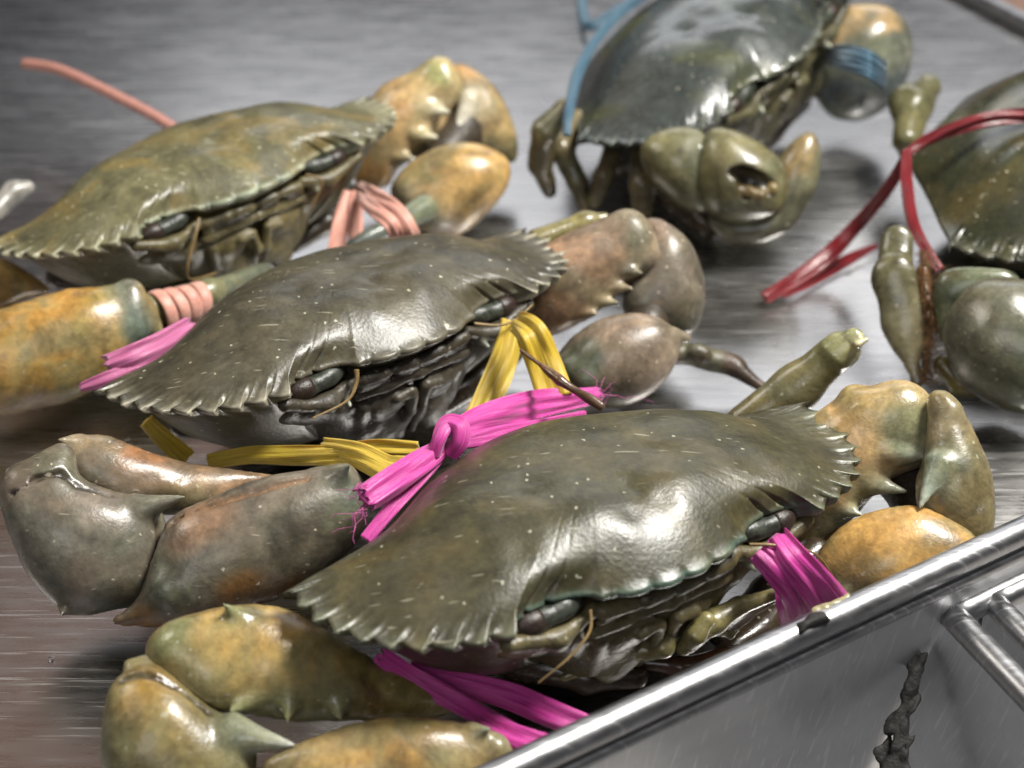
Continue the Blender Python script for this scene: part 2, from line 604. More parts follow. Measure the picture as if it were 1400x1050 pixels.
def half_outline(bul=-0.058, yb=-0.236):
    """samples along one half of the carapace edge: x, y, tooth offset x, y, kind weights, tooth phase"""
    R = []
    for i in range(44):                                    # frontal lobes
        x = 0.139 * i / 44
        y = 0.318 - 0.030 * (x / 0.139) ** 2
        ph = (x - 0.0) / 0.056
        lobe = abs(math.sin(math.pi * ph)) ** 0.6 if x < 0.118 else ((x - 0.112) / 0.027) ** 1.0
        R.append((x, y, 0.0, 0.011 * lobe - 0.005, 1, 0, 0, 0))
    for i in range(40):                                    # orbit
        q = i / 40
        x = 0.139 + 0.151 * q
        y = 0.288 - 0.030 * math.sin(math.pi * q) ** 0.55
        nt_ = 0.010 * (math.exp(-((q - 0.45) / 0.03) ** 2) + math.exp(-((q - 0.72) / 0.03) ** 2))
        R.append((x, y - nt_, 0, 0, 0, 1, 0, 0))
    A = catmull([(0.29, 0.285), (0.343, 0.273), (0.392, 0.250), (0.432, 0.217), (0.463, 0.178), (0.483, 0.133), (0.494, 0.084), (0.498, 0.036), (0.497, 0.010)], 40, False)
    seg = np.linalg.norm(np.diff(A, axis=0), axis=1)
    s = np.concatenate([[0], np.cumsum(seg)])
    s /= s[-1]
    n = 9 * 15
    for i in range(n):
        q = i / n
        x, y = np.interp(q, s, A[:, 0]), np.interp(q, s, A[:, 1])
        x2, y2 = np.interp(min(q + 0.01, 1), s, A[:, 0]), np.interp(min(q + 0.01, 1), s, A[:, 1])
        x1, y1 = np.interp(max(q - 0.01, 0), s, A[:, 0]), np.interp(max(q - 0.01, 0), s, A[:, 1])
        t = np.array([x2 - x1, y2 - y1])
        t /= np.linalg.norm(t)
        nn = np.array([-t[1], t[0]])
        nn = nn if nn @ np.array([x, y]) > 0 else -nn
        ph = (q * 9 + 0.28) % 1.0                          # tip near phase 0.3 (leans forward)
        tip = 0.34
        h = ph / tip if ph < tip else (1 - ph) / (1 - tip)
        h = h ** 1.25
        amp = 0.024 * (0.8 + 0.4 * math.sin(i // 15 * 2.3 + 1) ** 2)
        off = nn * amp * (h - 0.25) - t * amp * 0.35 * h
        R.append((x, y, off[0], off[1], 0, 0, 1, ph))
    pa, pb = np.array([0.497, 0.004]), np.array([0.17, yb])
    mids = [tuple(pa + (pb - pa) * q + np.array([0.55, -0.83]) * bul * math.sin(math.pi * q)) for q in (0.2, 0.45, 0.7, 0.9)]
    B = catmull([(0.497, 0.012)] + mids + [(0.15, yb - 0.005), (0.08, yb - 0.010), (0.0, yb - 0.011)], 12, False)
    for j, (x, y) in enumerate(B[:-1]):
        R.append((x, y, 0.022 * math.exp(-j * 0.8), 0.004 * math.exp(-j * 0.8), 0, 0, 0, 0))
    R.append((0, yb - 0.011, 0, 0, 0, 0, 0, 0))
    return np.array(R)


HALF = half_outline()
HALF_WIDE = half_outline(-0.005, -0.262)


def make_carapace(Rm, t0, W, col, mat, parent, base, seed, H=0.092, toothcol=None, edgecol=None, fx=None, outline=None, flare=2.3, tooth=0.8):
    HF = HALF if outline is None else outline
    full = np.concatenate([HF, HF[1:-1][::-1] * np.array([-1, 1, -1, 1, 1, 1, 1, 1])])
    n = len(full)
    x, y, ox, oy, wf, wo, wa, ph = full.T.copy()
    ox[wa > 0] *= tooth
    oy[wa > 0] *= tooth
    ctr = np.array([0.0, 0.054])
    rings, cols, ins = [], [], []
    toothcol = srgb(120, 124, 104) if toothcol is None else toothcol
    edgecol = TEAL if edgecol is None else edgecol
    ang = np.arctan2(y - ctr[1], np.abs(x))

    def soft(a):
        k = np.ones(9) / 9
        return np.convolve(np.concatenate([a[-8:], a, a[:8]]), k, 'same')[8:-8]
    wo_s, wf_s, wa_s = soft(wo), soft(wf), soft(wa)
    lat = np.exp(-((ang - 0.15) / 0.55) ** 2)              # 1 towards the side tips
    zed = np.where(y > 0, 0.075 * y, 0.40 * y)              # edge height: the rear slopes down
    M = 46
    ts = np.sin(np.linspace(0, 1, M) * math.pi / 2) ** 0.9
    ts = np.linspace(0, 1, M) ** 0.75
    ts[-1] = 1
    groove = (np.abs(ph - 0.34) / 0.66)                    # 0 on the ridge of a tooth
    # smooth companion outline (no orbit notches), used away from the edge
    xs, ys = x.copy(), y.copy()
    for hs in (1, -1):
        m_ = (wo > 0) & (np.sign(x) == hs)
        xs[m_] = hs * np.abs(x[m_])
        ys[m_] = 0.288 + 0.004 * np.sin((np.abs(x[m_]) - 0.139) / 0.151 * math.pi)
    for it in range(12):
        k_ = np.ones(15) / 15
        xs = np.convolve(np.concatenate([xs[-14:], xs, xs[:14]]), k_, 'same')[14:-14]
        ys = np.convolve(np.concatenate([ys[-14:], ys, ys[:14]]), k_, 'same')[14:-14]
    lat = np.exp(-((np.arctan2(ys - ctr[1], np.abs(xs)) - 0.02) / 0.33) ** 2)
    for t in ts:
        wt = sstep(0.91, 1.0, t)
        wm = sstep(0.72, 1.0, t) ** 1.5
        ux, uy = xs * (1 - wm) + x * wm, ys * (1 - wm) + y * wm
        bx = ctr[0] + (ux - ctr[0]) * t + ox * wt
        by = ctr[1] + (uy - ctr[1]) * t + oy * (wt * (1 - wf) + wf * sstep(0.95, 1.0, t))
        q = 1.18 + flare * lat
        z = H * np.maximum(1 - t ** 3.9, 0) ** q + zed * t ** 2
        z += -0.007 * tooth * wa * sstep(0.87, 0.97, t) * np.sin(np.clip(groove, 0, 1) * math.pi) ** 1.0 * (1 - 0.5 * sstep(0.97, 1, t))
        # swollen gastric and branchial regions
        for gx, gy, a, s_ in ((0.085, 0.185, 0.010, 0.055), (0.0, 0.05, 0.006, 0.08), (0.26, 0.02, 0.008, 0.10), (0.0, 0.165, -0.006, 0.022), (0.12, 0.08, -0.005, 0.025), (0.215, 0.20, -0.004, 0.03), (0.03, 0.215, -0.002, 0.018), (0.06, 0.24, 0.002, 0.025)):
            z += a * np.exp(-(((np.abs(bx) - gx) ** 2 + (by - gy) ** 2) / s_ ** 2))
        rings.append(np.stack([bx, by, z], 1))
        ins.append(np.full(n, t))
    under = [(0.988, -0.012, 0.85), (0.962, -0.022, 0.45), (0.915, -0.036, 0.1), (0.86, -0.062, 0), (0.80, -0.10, 0), (0.73, -0.14, 0), (0.62, -0.180, 0), (0.45, -0.21, 0), (0.2, -0.225, 0)]
    uorb = [(0.985, -0.006), (0.93, -0.010), (0.86, -0.014), (0.82, -0.035), (0.85, -0.065), (0.80, -0.11), (0.65, -0.16), (0.45, -0.205), (0.2, -0.225)]
    ufro = [(0.985, -0.010), (0.95, -0.018), (0.90, -0.030), (0.84, -0.055), (0.80, -0.09), (0.74, -0.13), (0.62, -0.17), (0.45, -0.21), (0.2, -0.225)]
    for (k_, dz, tw), (ko, do), (kf, df) in zip(under, uorb, ufro):
        wn = np.clip(1 - wo_s - wf_s, 0, 1)
        kk = k_ * wn + ko * wo_s + kf * wf_s
        dd = dz * wn + do * wo_s + df * wf_s
        bx = ctr[0] + (x - ctr[0]) * kk + ox * tw
        by = ctr[1] + (y - ctr[1]) * kk + oy * tw
        rings.append(np.stack([bx, by, zed + dd], 1))
        ins.append(np.full(n, 1 - dd * 10))
    V = np.concatenate(rings[1:])
    tt = np.concatenate(ins[1:])
    # slow unevenness so highlights break up
    V[:, 2] += 0.0028 * wob(V, 22, seed) * np.clip(1.15 - tt, 0, 1) + 0.0009 * wob(V, 75, seed + 1) * np.clip(1.1 - tt, 0, 1)
    nr = len(rings) - 1
    F = []
    for i in range(nr - 1):
        a = i * n + np.arange(n)
        b = i * n + (np.arange(n) + 1) % n
        F.append(np.stack([a, a + n, b + n, b], 1))
    F = np.concatenate(F).tolist()
    V = np.concatenate([V, [[0, ctr[1], rings[0][0, 2]], [0, ctr[1], -0.225]]])
    c1, c2 = len(V) - 2, len(V) - 1
    F += [[c1, i, (i + 1) % n] for i in range(n)]
    F += [[c2, (nr - 1) * n + (i + 1) % n, (nr - 1) * n + i] for i in range(n)]
    # colours
    C = np.tile(col, (len(V), 1))
    X = V
    m1 = sstep(-0.3, 0.9, wob(X, 9, seed + 5))[:, None]
    C = C * (0.82 + 0.36 * m1)
    tt = np.append(tt, [0, 3])
    rep = lambda a: np.append(np.tile(a, nr), [0, 0])
    edge = sstep(0.955, 1.0, tt) * (1 - sstep(1.1, 1.25, tt))
    ridge = rep(wa) * sstep(0.92, 1.0, tt) * (1 - sstep(1.05, 1.3, tt)) * (1 - sstep(0.1, 0.6, rep(groove)))
    C = C * (1 - 0.55 * (edge * rep(wf + wo * 0.8))[:, None]) + edgecol * (0.55 * edge * rep(wf + wo * 0.8))[:, None]
    C = C * (1 - 0.6 * ridge[:, None]) + toothcol * 0.6 * ridge[:, None]
    un = sstep(1.2, 1.6, tt)[:, None]
    C = C * (1 - un) + (col * 0.9 + srgb(40, 36, 24) * 0.2) * un
    if fx:
        C = fx(V, C, tt)
    Vw = (V * W) @ Rm.T + t0
    o = new_obj('carapace', Vw, [f[::-1] for f in F], mat, parent, C, base=base)
    return o


def crab(label, t0, ang, W, col, mat, seed, **kw):
    t0 = np.array(t0)
    Rm = rotm(*[math.radians(a) for a in ang])
    base = np.array([t0[0], t0[1], 0.0])
    e = empty('mud_crab', base)
    tag(e, label, 'crab', 'tied mud crabs on the steel tray')
    make_carapace(Rm, t0, W, col, mat, e, base, seed, **kw)
    return e, base, (lambda v: (np.asarray(v, float) * W) @ Rm.T + t0), Rm, W


def face(e, base, T, W, facecol, cornea_dark=1.0, cell=0.0006, seed=3, antenna=True, mouth=True):
    """mouth plates, orbit floor, eyes and feelers under the frontal edge"""
    w_ = W
    R = lambda r: r * w_
    pcs = []
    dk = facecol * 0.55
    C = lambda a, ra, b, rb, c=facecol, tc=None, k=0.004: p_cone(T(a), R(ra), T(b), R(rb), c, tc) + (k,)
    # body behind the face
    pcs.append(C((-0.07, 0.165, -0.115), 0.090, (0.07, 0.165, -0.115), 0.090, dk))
    yv = T((0, 1, -0.2)) - T((0, 0, 0))

    def plate(c_, r, col_, f_=0.45, k=0.0007, d=(0, 0, 0)):
        c2 = (c_[0] + d[0] + 1e-4, c_[1] + d[1], c_[2] + d[2])
        return p_cone(T(c_), R(r), T(c2), R(r * 0.92), col_, None, (yv, f_)) + (k,)
    for s in (-1, 1):
        # cheeks and ridge of the orbit floor
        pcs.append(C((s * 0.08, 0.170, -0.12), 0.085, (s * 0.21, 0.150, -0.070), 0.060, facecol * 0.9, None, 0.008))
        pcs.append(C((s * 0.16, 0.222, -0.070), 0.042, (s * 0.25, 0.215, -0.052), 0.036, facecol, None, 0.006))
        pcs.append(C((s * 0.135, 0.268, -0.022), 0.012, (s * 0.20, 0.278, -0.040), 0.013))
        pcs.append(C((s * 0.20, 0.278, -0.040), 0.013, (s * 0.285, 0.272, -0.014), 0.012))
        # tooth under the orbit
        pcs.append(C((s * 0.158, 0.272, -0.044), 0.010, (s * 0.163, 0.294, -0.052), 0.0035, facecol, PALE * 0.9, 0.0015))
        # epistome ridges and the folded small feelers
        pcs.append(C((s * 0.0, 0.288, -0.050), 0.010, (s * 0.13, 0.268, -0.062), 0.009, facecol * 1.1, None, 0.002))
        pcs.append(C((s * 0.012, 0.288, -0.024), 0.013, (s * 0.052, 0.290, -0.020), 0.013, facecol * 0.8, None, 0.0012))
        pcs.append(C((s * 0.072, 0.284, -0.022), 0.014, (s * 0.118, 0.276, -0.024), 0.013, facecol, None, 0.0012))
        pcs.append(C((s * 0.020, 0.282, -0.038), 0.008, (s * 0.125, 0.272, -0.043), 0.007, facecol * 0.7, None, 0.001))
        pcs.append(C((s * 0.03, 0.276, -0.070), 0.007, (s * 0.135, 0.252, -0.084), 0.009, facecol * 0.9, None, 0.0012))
        if mouth:
            # mouth plates with their palps and side branches
            pcs.append(plate((s * 0.052, 0.268, -0.098), 0.030, facecol * 1.15, d=(s * 0.022, -0.004, -0.004)))
            pcs.append(plate((s * 0.052, 0.246, -0.160), 0.040, facecol * 1.05, d=(s * 0.012, -0.006, -0.016)))
            pcs.append(C((s * 0.018, 0.284, -0.084), 0.011, (s * 0.012, 0.272, -0.132), 0.011, facecol * 1.3, None, 0.0006))
            pcs.append(C((s * 0.020, 0.284, -0.082), 0.011, (s * 0.050, 0.284, -0.088), 0.012, facecol * 1.25, None, 0.0006))
            pcs.append(C((s * 0.112, 0.256, -0.092), 0.016, (s * 0.104, 0.228, -0.165), 0.018, facecol, None, 0.0008))
            pcs.append(C((s * 0.016, 0.262, -0.140), 0.012, (s * 0.014, 0.232, -0.195), 0.012, facecol * 1.1, None, 0.0006))
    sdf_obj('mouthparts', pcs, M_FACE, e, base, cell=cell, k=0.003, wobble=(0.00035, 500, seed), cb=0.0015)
    for s in (-1, 1):
        a, b_ = T((s * 0.150, 0.252, 0.001)), T((s * 0.274, 0.254, -0.003))
        n = 22
        ts = np.linspace(0, 1, n)
        prof = np.array([0.017, 0.021, 0.024, 0.0245, 0.023, 0.0215, 0.022, 0.025, 0.027, 0.026, 0.0225, 0.015, 0.004])
        rad = np.interp(ts, np.linspace(0, 1, len(prof)), prof) * w_ * 0.78
        mid = T((s * 0.212, 0.264, -0.010))
        pts = np.array([(1 - t) ** 2 * a + 2 * t * (1 - t) * mid + t * t * b_ for t in ts])
        V, F = tube_mesh(pts, rad, 18)
        k_ = 12
        eye = new_obj('eye', V[:(k_ + 1) * 18], [f for f in F if max(f) < (k_ + 1) * 18], M_EYE, e, base=base)
        V2, F2 = tube_mesh(pts[k_:], rad[k_:] * 1.01, 18)
        new_obj('cornea', V2, F2, M_CORNEA, eye, base=base)


def feeler(e, base, pts, r0=0.0009, r1=0.0003, mat=None):
    pts = catmull(pts, 10, False)
    V, F = tube_mesh(pts, np.linspace(r0 * 0.65, r1 * 0.7, len(pts)), 7)
    return new_obj('antenna', V, F, mat or M_ANT, e, base=base)


# ------------------------------------------------------------------ claws and legs from outlines
LAST = [None]


def on(f, px, py):
    """depth at which the ray through a photo pixel meets a body (or passes it closest)"""
    t = np.linspace(0.25, 0.95, 701)
    X = CAM + ray(px, py) * t[:, None]
    d = f(X)
    i = np.nonzero(d < 0)[0]
    return t[i[0]] if len(i) else t[np.argmin(d)]


def spine(p0, p1, z0, z1, r, c0=None, c1=None, k=0.003, fwd=0.004):
    """thorn growing out of the body inflated last: base pixel, tip pixel, base radius in pixels"""
    t = on(LAST[0], *p0)
    m = t / FPX
    a = CAM + ray(*p0) * (t + 0.1 * r * m)
    b = CAM + ray(*p1) * (t - fwd)
    return p_cone(a, 1.15 * r * m, b, 0.8 * m, TEAL if c0 is None else c0, PALE if c1 is None else c1) + (k,)


def groove(pts, r, c=None):
    """a crease cut into the body inflated last, along photo pixels; returns entries for cuts"""
    out = []
    q = [CAM + ray(*p) * on(LAST[0], *p) for p in pts]
    for a, b in zip(q[:-1], q[1:]):
        out.append((p_cone(a, r * mpp(a), b, r * mpp(b), DARKB if c is None else c), 0.0015))
    return out


def lobe(p0, p1, r0, r1, c, k=0.006, sink=0.6):
    """swelling on the body inflated last"""
    t0, t1 = on(LAST[0], *p0), on(LAST[0], *p1)
    return p_cone(CAM + ray(*p0) * (t0 + sink * r0 * t0 / FPX), r0 * t0 / FPX, CAM + ray(*p1) * (t1 + sink * r1 * t1 / FPX), r1 * t1 / FPX, c) + (k,)


def blob(p0, p1, z0, z1, r0, r1, c, k=0.004, tc=None, flat=None):
    a, b = P(p0[0], p0[1], z0), P(p1[0], p1[1], z1)
    return p_cone(a, r0 * mpp(a), b, r1 * mpp(b), c, tc, flat) + (k,)


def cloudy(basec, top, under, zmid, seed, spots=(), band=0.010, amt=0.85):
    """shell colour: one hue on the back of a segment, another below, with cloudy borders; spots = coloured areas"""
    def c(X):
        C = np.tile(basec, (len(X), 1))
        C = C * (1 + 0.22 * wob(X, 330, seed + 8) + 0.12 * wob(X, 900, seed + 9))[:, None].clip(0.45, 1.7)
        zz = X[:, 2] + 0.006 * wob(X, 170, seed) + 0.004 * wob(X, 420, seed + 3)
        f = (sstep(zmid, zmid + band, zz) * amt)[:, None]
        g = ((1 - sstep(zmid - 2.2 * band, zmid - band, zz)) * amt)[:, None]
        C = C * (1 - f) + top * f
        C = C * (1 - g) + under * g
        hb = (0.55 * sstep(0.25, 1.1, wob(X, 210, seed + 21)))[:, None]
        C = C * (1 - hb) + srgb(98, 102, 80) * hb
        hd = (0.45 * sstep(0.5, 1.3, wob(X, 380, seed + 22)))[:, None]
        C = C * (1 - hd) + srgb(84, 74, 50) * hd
        for (c0, rad, cc) in spots:
            d = np.linalg.norm(X - c0, axis=1) + rad * 0.3 * wob(X, 260, seed + 2)
            h = (1 - sstep(rad * 0.4, rad, d))[:, None]
            C = C * (1 - h) + cc * h
        return C
    return c


#==BUILD==
# ================================================================== the tray and the pans in front of it
def sheet(name, pts, mat, parent=None, base=None, n=1):
    return new_obj(name, pts, [list(range(len(pts)))], mat, parent, smooth=False, base=base)


def bar(name, a, b, r, mat, parent, base, m=28, n=60, wobl=0.0, seed=0, r_end=None):
    a, b = np.asarray(a, float), np.asarray(b, float)
    ts = np.linspace(0, 1, n)
    pts = a + (b - a) * ts[:, None]
    if wobl:
        rs = np.random.RandomState(seed)
        for k_ in range(4):
            pts[:, 2] += wobl * np.sin(ts * rs.uniform(4, 18) + rs.uniform(0, 6)) * 0.4
    rad = np.full(n, r)
    V, F = tube_mesh(pts, rad, m)
    return new_obj(name, V, F, mat, parent, base=base)


ZR = 0.036
rim_a, rim_b = P(560, 1118, ZR), P(1520, 668, ZR)
rdir = (rim_b - rim_a) / np.linalg.norm(rim_b - rim_a)
rout = np.cross(rdir, [0, 0, 1.0])
rout /= np.linalg.norm(rout)                               # away from the crabs, towards the viewer
tray_base = (rim_a + rim_b) / 2 * np.array([1, 1, 0])
tray = tag(empty('steel_tray', tray_base), 'brushed steel tray with a rolled rim that the crabs lie on', 'tray')
RR = 24 * mpp(rim_a)
# floor: from the rim back past the top of the frame, far edge running down to the right
far_a, far_b = P(1296, -14, 0), P(1420, 52, 0)
fdir = (far_b - far_a) / np.linalg.norm(far_b - far_a)
f0 = rim_a - rdir * 0.6 - rout * 0.004
f1 = rim_b + rdir * 0.3 - rout * 0.004
corner = far_a - fdir * 0.35
floor_pts = [f0 * [1, 1, 0], f1 * [1, 1, 0], (far_b + fdir * 0.25) * [1, 1, 0], corner * [1, 1, 0], np.array([-1.0, corner[1] - 0.1, 0])]
sheet('tray_floor', [np.array(p) for p in floor_pts], M_STEEL, tray, tray_base)
bar('rolled_rim', rim_a - rdir * 0.3, rim_b + rdir * 0.2, RR, M_RIM, tray, tray_base, wobl=0.0004, seed=4)
# second bead and outer wall below the rim
bead = lambda p: p + rout * RR * 0.42 - np.array([0, 0, RR * 1.5])
bar('lower_bead', bead(rim_a - rdir * 0.3), bead(rim_b + rdir * 0.2), RR * 0.62, M_RIM, tray, tray_base, wobl=0.0004, seed=4)
wa_, wb_ = bead(rim_a - rdir * 0.3), bead(rim_b + rdir * 0.2)
nw, mw = 60, 14
V, F = [], []
for j in range(mw + 1):
    for i in range(nw + 1):
        p = wa_ + (wb_ - wa_) * i / nw
        d = j / mw
        p = p - np.array([0, 0, 0.14 * d]) - rout * (0.012 * d - 0.002)
        p = p + rout * 0.0012 * math.sin(i * 0.9 + j) * d
        V.append(p)
for j in range(mw):
    for i in range(nw):
        a = j * (nw + 1) + i
        F.append([a, a + 1, a + nw + 2, a + nw + 1])
new_obj('outer_wall', V, F, M_WALL, tray, base=tray_base)
# inner wall of the rim down to the floor
iw = [rim_a - rdir * 0.3 - rout * 0.002, rim_b + rdir * 0.2 - rout * 0.002, (rim_b + rdir * 0.2 - rout * 0.0045) * [1, 1, 0] + [0, 0, -0.004], (rim_a - rdir * 0.3 - rout * 0.0045) * [1, 1, 0] + [0, 0, -0.004]]
sheet('inner_wall', iw, M_WALL, tray, tray_base)
# scorched grime and a greasy smear on top of the rim
gp = lambda px, py, dz=0.0: P(px, py, ZR + RR * 0.93 + dz)
sdf_obj('grime_spot', [p_cone(gp(1096, 858), .0016, gp(1108, 850), .0014, srgb(24, 24, 28)) + (.001,), p_cone(gp(1108, 850), .0014, gp(1130, 848), .0010, srgb(30, 30, 30)) + (.001,)], M_GRIME, tray, tray_base, cell=0.0004, wobble=(0.0009, 1100, 5))
sdf_obj('grease_smear', [p_cone(gp(1118, 838, -.001), .0012, gp(1160, 820, -.001), .0012, srgb(140, 130, 96)) + (.001,)], M_LEG, tray, tray_base, cell=0.0004, wobble=(0.0006, 1100, 6))
# far rim at the top right corner
bar('far_rim', far_a - fdir * 0.3 + [0, 0, 0.004], far_b + fdir * 0.2 + [0, 0, 0.004], 0.005, M_RIM, tray, tray_base)

# counter underneath everything, kept pale so the outer wall reflects brighter
cm = plain('counter_laminate', srgb(176, 172, 168), 0.45, 0.0, 30, 0.15)
cb_ = plain('brown_counter', srgb(128, 100, 84), 0.35, 0.0, 12, 0.25)
ct = sheet('counter', [np.array(p) for p in ((-3, -1.2, -0.15), (3, -1.2, -0.15), (3, 4, -0.15), (-3, 4, -0.15))], cm)
ct['kind'] = 'structure'
sb = sheet('back_counter', [np.array(p) for p in ((-3, corner[1] + 0.12, -0.008), (3, -0.35, -0.008), (3, 4, -0.008), (-3, 4, -0.008))], cb_)
sb['kind'] = 'structure'


def pan(label, c0, d1, d2, r, depth, mat, lean=0.25):
    """a pan corner: two rolled rims meeting at c0, outer walls hanging below"""
    base = np.array([c0[0], c0[1], -0.15])
    e = tag(empty('steel_pan', base), label, 'pan', 'steel pans in front of the tray')
    c0 = np.asarray(c0)
    for nm, d, out in (('rim', d1, None), ('rim', d2, None)):
        bar('rim', c0 - d * r * 0.2, c0 + d * 0.4, r, mat, e, base)
    for d, other in ((d1, d2), (d2, d1)):
        V, F = [], []
        o = -(other - d * (other @ d))
        o = np.array([o[0], o[1], 0])
        o /= np.linalg.norm(o)
        nn, mm = 40, 12
        for j in range(mm + 1):
            for i in range(nn + 1):
                q = j / mm
                V.append(c0 + o * (r * 0.75 + 0.0006 * math.sin(i * 1.3 + 2 * j) * q - lean * depth * q * 0.2) + d * 0.4 * i / nn - np.array([0, 0, depth * q]))
        for j in range(mm):
            for i in range(nn):
                a = j * (nn + 1) + i
                F.append([a, a + 1, a + nn + 2, a + nn + 1])
        new_obj('side_wall', V, F, M_PAN, e, base=base)
    return e


zp = 0.020
pc = P(1302, 842, zp)
pd = P(1400, 945, zp) - pc
pd /= np.linalg.norm(pd)
pn = pan('blue grey steel pan with grimy wall beside the tray, nearest the viewer', pc, pd, rdir, 19 * mpp(pc), 0.12, M_RIM, -1.1)
sdf_obj('grime_gap_shade', [p_pillow([(1279, 832), (1264, 848), (1250, 890), (1238, 930), (1216, 985), (1204, 1040), (1180, 1110), (1226, 1112), (1246, 1050), (1240, 1000), (1258, 950), (1258, 905), (1276, 862)], 0, srgb(26, 23, 20), 0.35, at=P(1240, 955, 0.001))], M_GRIME, pn, np.array([pc[0], pc[1], -0.15]), cell=0.0005, wobble=(0.0004, 1500, 4))  # grime crust whose black also paints the shade of the gap between walls
pc2 = P(1358, 824, zp)
pan('bright steel pan whose rim corner shows at the right edge', pc2, pd, rdir, 17 * mpp(pc2), 0.06, M_RIM)

# ================================================================== the crabs
A, bA, TA, RA, WA = crab('large olive mud crab in front, tied with magenta raffia', (0.0142, -0.1203, 0.0457), (212.9, 1.3, -1.8), 0.1669, OLIVE, M_A, 11, tooth=0.72)
B, bB, TB, RB, WB = crab('grey olive mud crab in the middle, tied with yellow raffia', (-0.0607, -0.0197, 0.0455), (221.8, 3.9, -1.7), 0.1663, OLIVE_B, M_B, 23, toothcol=srgb(196, 190, 168), edgecol=srgb(110, 106, 92))
Cc, bC, TC, RC, WC = crab('yellowish mud crab at upper left, bound with pinkish rubber bands', (-0.1242, 0.0844, 0.0452), (220.8, 5.5, 3.2), 0.1665, OLIVE_C, M_C, 37, toothcol=srgb(210, 208, 180), edgecol=srgb(168, 178, 156))
D, bD, TD, RD, WD = crab('wet grey green mud crab at the top with a broken claw and blue cord', (0.0773, 0.1934, 0.0557), (233.1, 2.1, 10.6), 0.1787, OLIVE_D, M_D, 41, outline=HALF_WIDE, flare=1.2, tooth=0.5, toothcol=srgb(90, 94, 84), edgecol=srgb(120, 122, 108))
Ee, bE, TE, RE, WE = crab('green mud crab cut off by the right edge, wrapped in red raffia', (0.2094, 0.1019, 0.053), (230.9, -5.1, 12), 0.1693, OLIVE_E, M_E, 53, outline=HALF_WIDE, flare=1.2, tooth=0.35, toothcol=srgb(84, 82, 62))

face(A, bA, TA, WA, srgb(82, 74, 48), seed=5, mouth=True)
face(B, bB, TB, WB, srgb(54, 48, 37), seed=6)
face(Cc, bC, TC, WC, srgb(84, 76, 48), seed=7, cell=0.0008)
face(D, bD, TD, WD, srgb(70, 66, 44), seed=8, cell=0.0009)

# feelers
feeler(A, bA, [TA((0.150, 0.285, 0.0)), TA((0.165, 0.305, -0.02)), TA((0.205, 0.315, -0.04)), TA((0.26, 0.315, -0.065))], 0.0007, 0.0003)
feeler(A, bA, [TA((-0.150, 0.285, 0.0)), TA((-0.185, 0.31, 0.0)), TA((-0.24, 0.335, -0.02)), TA((-0.275, 0.35, -0.07))], 0.0008, 0.0003)
feeler(B, bB, [TB((0.140, 0.290, 0.01)), TB((0.150, 0.30, -0.01)), TB((0.18, 0.308, -0.032)), TB((0.25, 0.30, -0.042))], 0.0013, 0.0004)
feeler(B, bB, [TB((-0.135, 0.290, 0.005)), TB((-0.18, 0.308, -0.008)), TB((-0.22, 0.31, -0.01)), TB((-0.275, 0.30, 0.0))], 0.0008, 0.0004)
feeler(Cc, bC, [TC((0.140, 0.290, 0.0)), TC((0.17, 0.31, -0.03)), TC((0.205, 0.318, -0.08)), TC((0.20, 0.31, -0.115)), TC((0.13, 0.29, -0.135))], 0.0009, 0.0005)
feeler(Cc, bC, [TC((-0.135, 0.290, 0.0)), TC((-0.16, 0.31, -0.015)), TC((-0.15, 0.31, -0.04)), TC((-0.12, 0.30, -0.08))], 0.0008, 0.0004)

# mouth palps of the front crab, hanging open
def palp(e, base, chain, cols, name='mouth_palp', cell=0.0005, wob_=0.0003):
    pcs = []
    for (x0, y0, z0, r0), (x1, y1, z1, r1), c in zip(chain[:-1], chain[1:], cols):
        pcs.append(blob((x0, y0), (x1, y1), z0, z1, r0, r1, c, 0.0015))
    return sdf_obj(name, pcs, M_LEG, e, base, cell=cell, k=0.0015, wobble=(wob_, 500, 2))

PG, PGd = srgb(128, 120, 78), srgb(92, 84, 54)
palp(A, bA, [(905, 885, .022, 13), (850, 893, .020, 15), (800, 912, .017, 12), (772, 926, .015, 8)], [PG, PG, PGd])
palp(A, bA, [(915, 862, .026, 12), (908, 886, .023, 14), (880, 895, .020, 11)], [PGd, PG])
palp(A, bA, [(940, 880, .022, 14), (975, 850, .024, 17), (1010, 828, .026, 13), (1058, 812, .028, 10)], [PGd, PG, PGd])
palp(A, bA, [(965, 848, .028, 13), (950, 868, .025, 15), (935, 885, .021, 12)], [PG, PGd])
palp(A, bA, [(985, 862, .021, 9), (998, 868, .019, 5), (1010, 860, .020, 3)], [PG, PGd])
palp(A, bA, [(890, 842, .031, 12), (925, 830, .032, 14), (960, 800, .034, 10)], [PGd, PGd])
palp(A, bA, [(880, 905, .010, 10), (930, 912, .010, 14), (1010, 895, .010, 12)], [DARKB, srgb(96, 62, 44)], 'mouth_base')


# ------------------------------------------------------------------ claws of the front crab
def seg(name, e, base, pcs, mat=M_CLAW, cell=0.0008, k=0.003, **kw):
    return sdf_obj(name, pcs, mat, e, base, cell=cell, k=k, **kw)


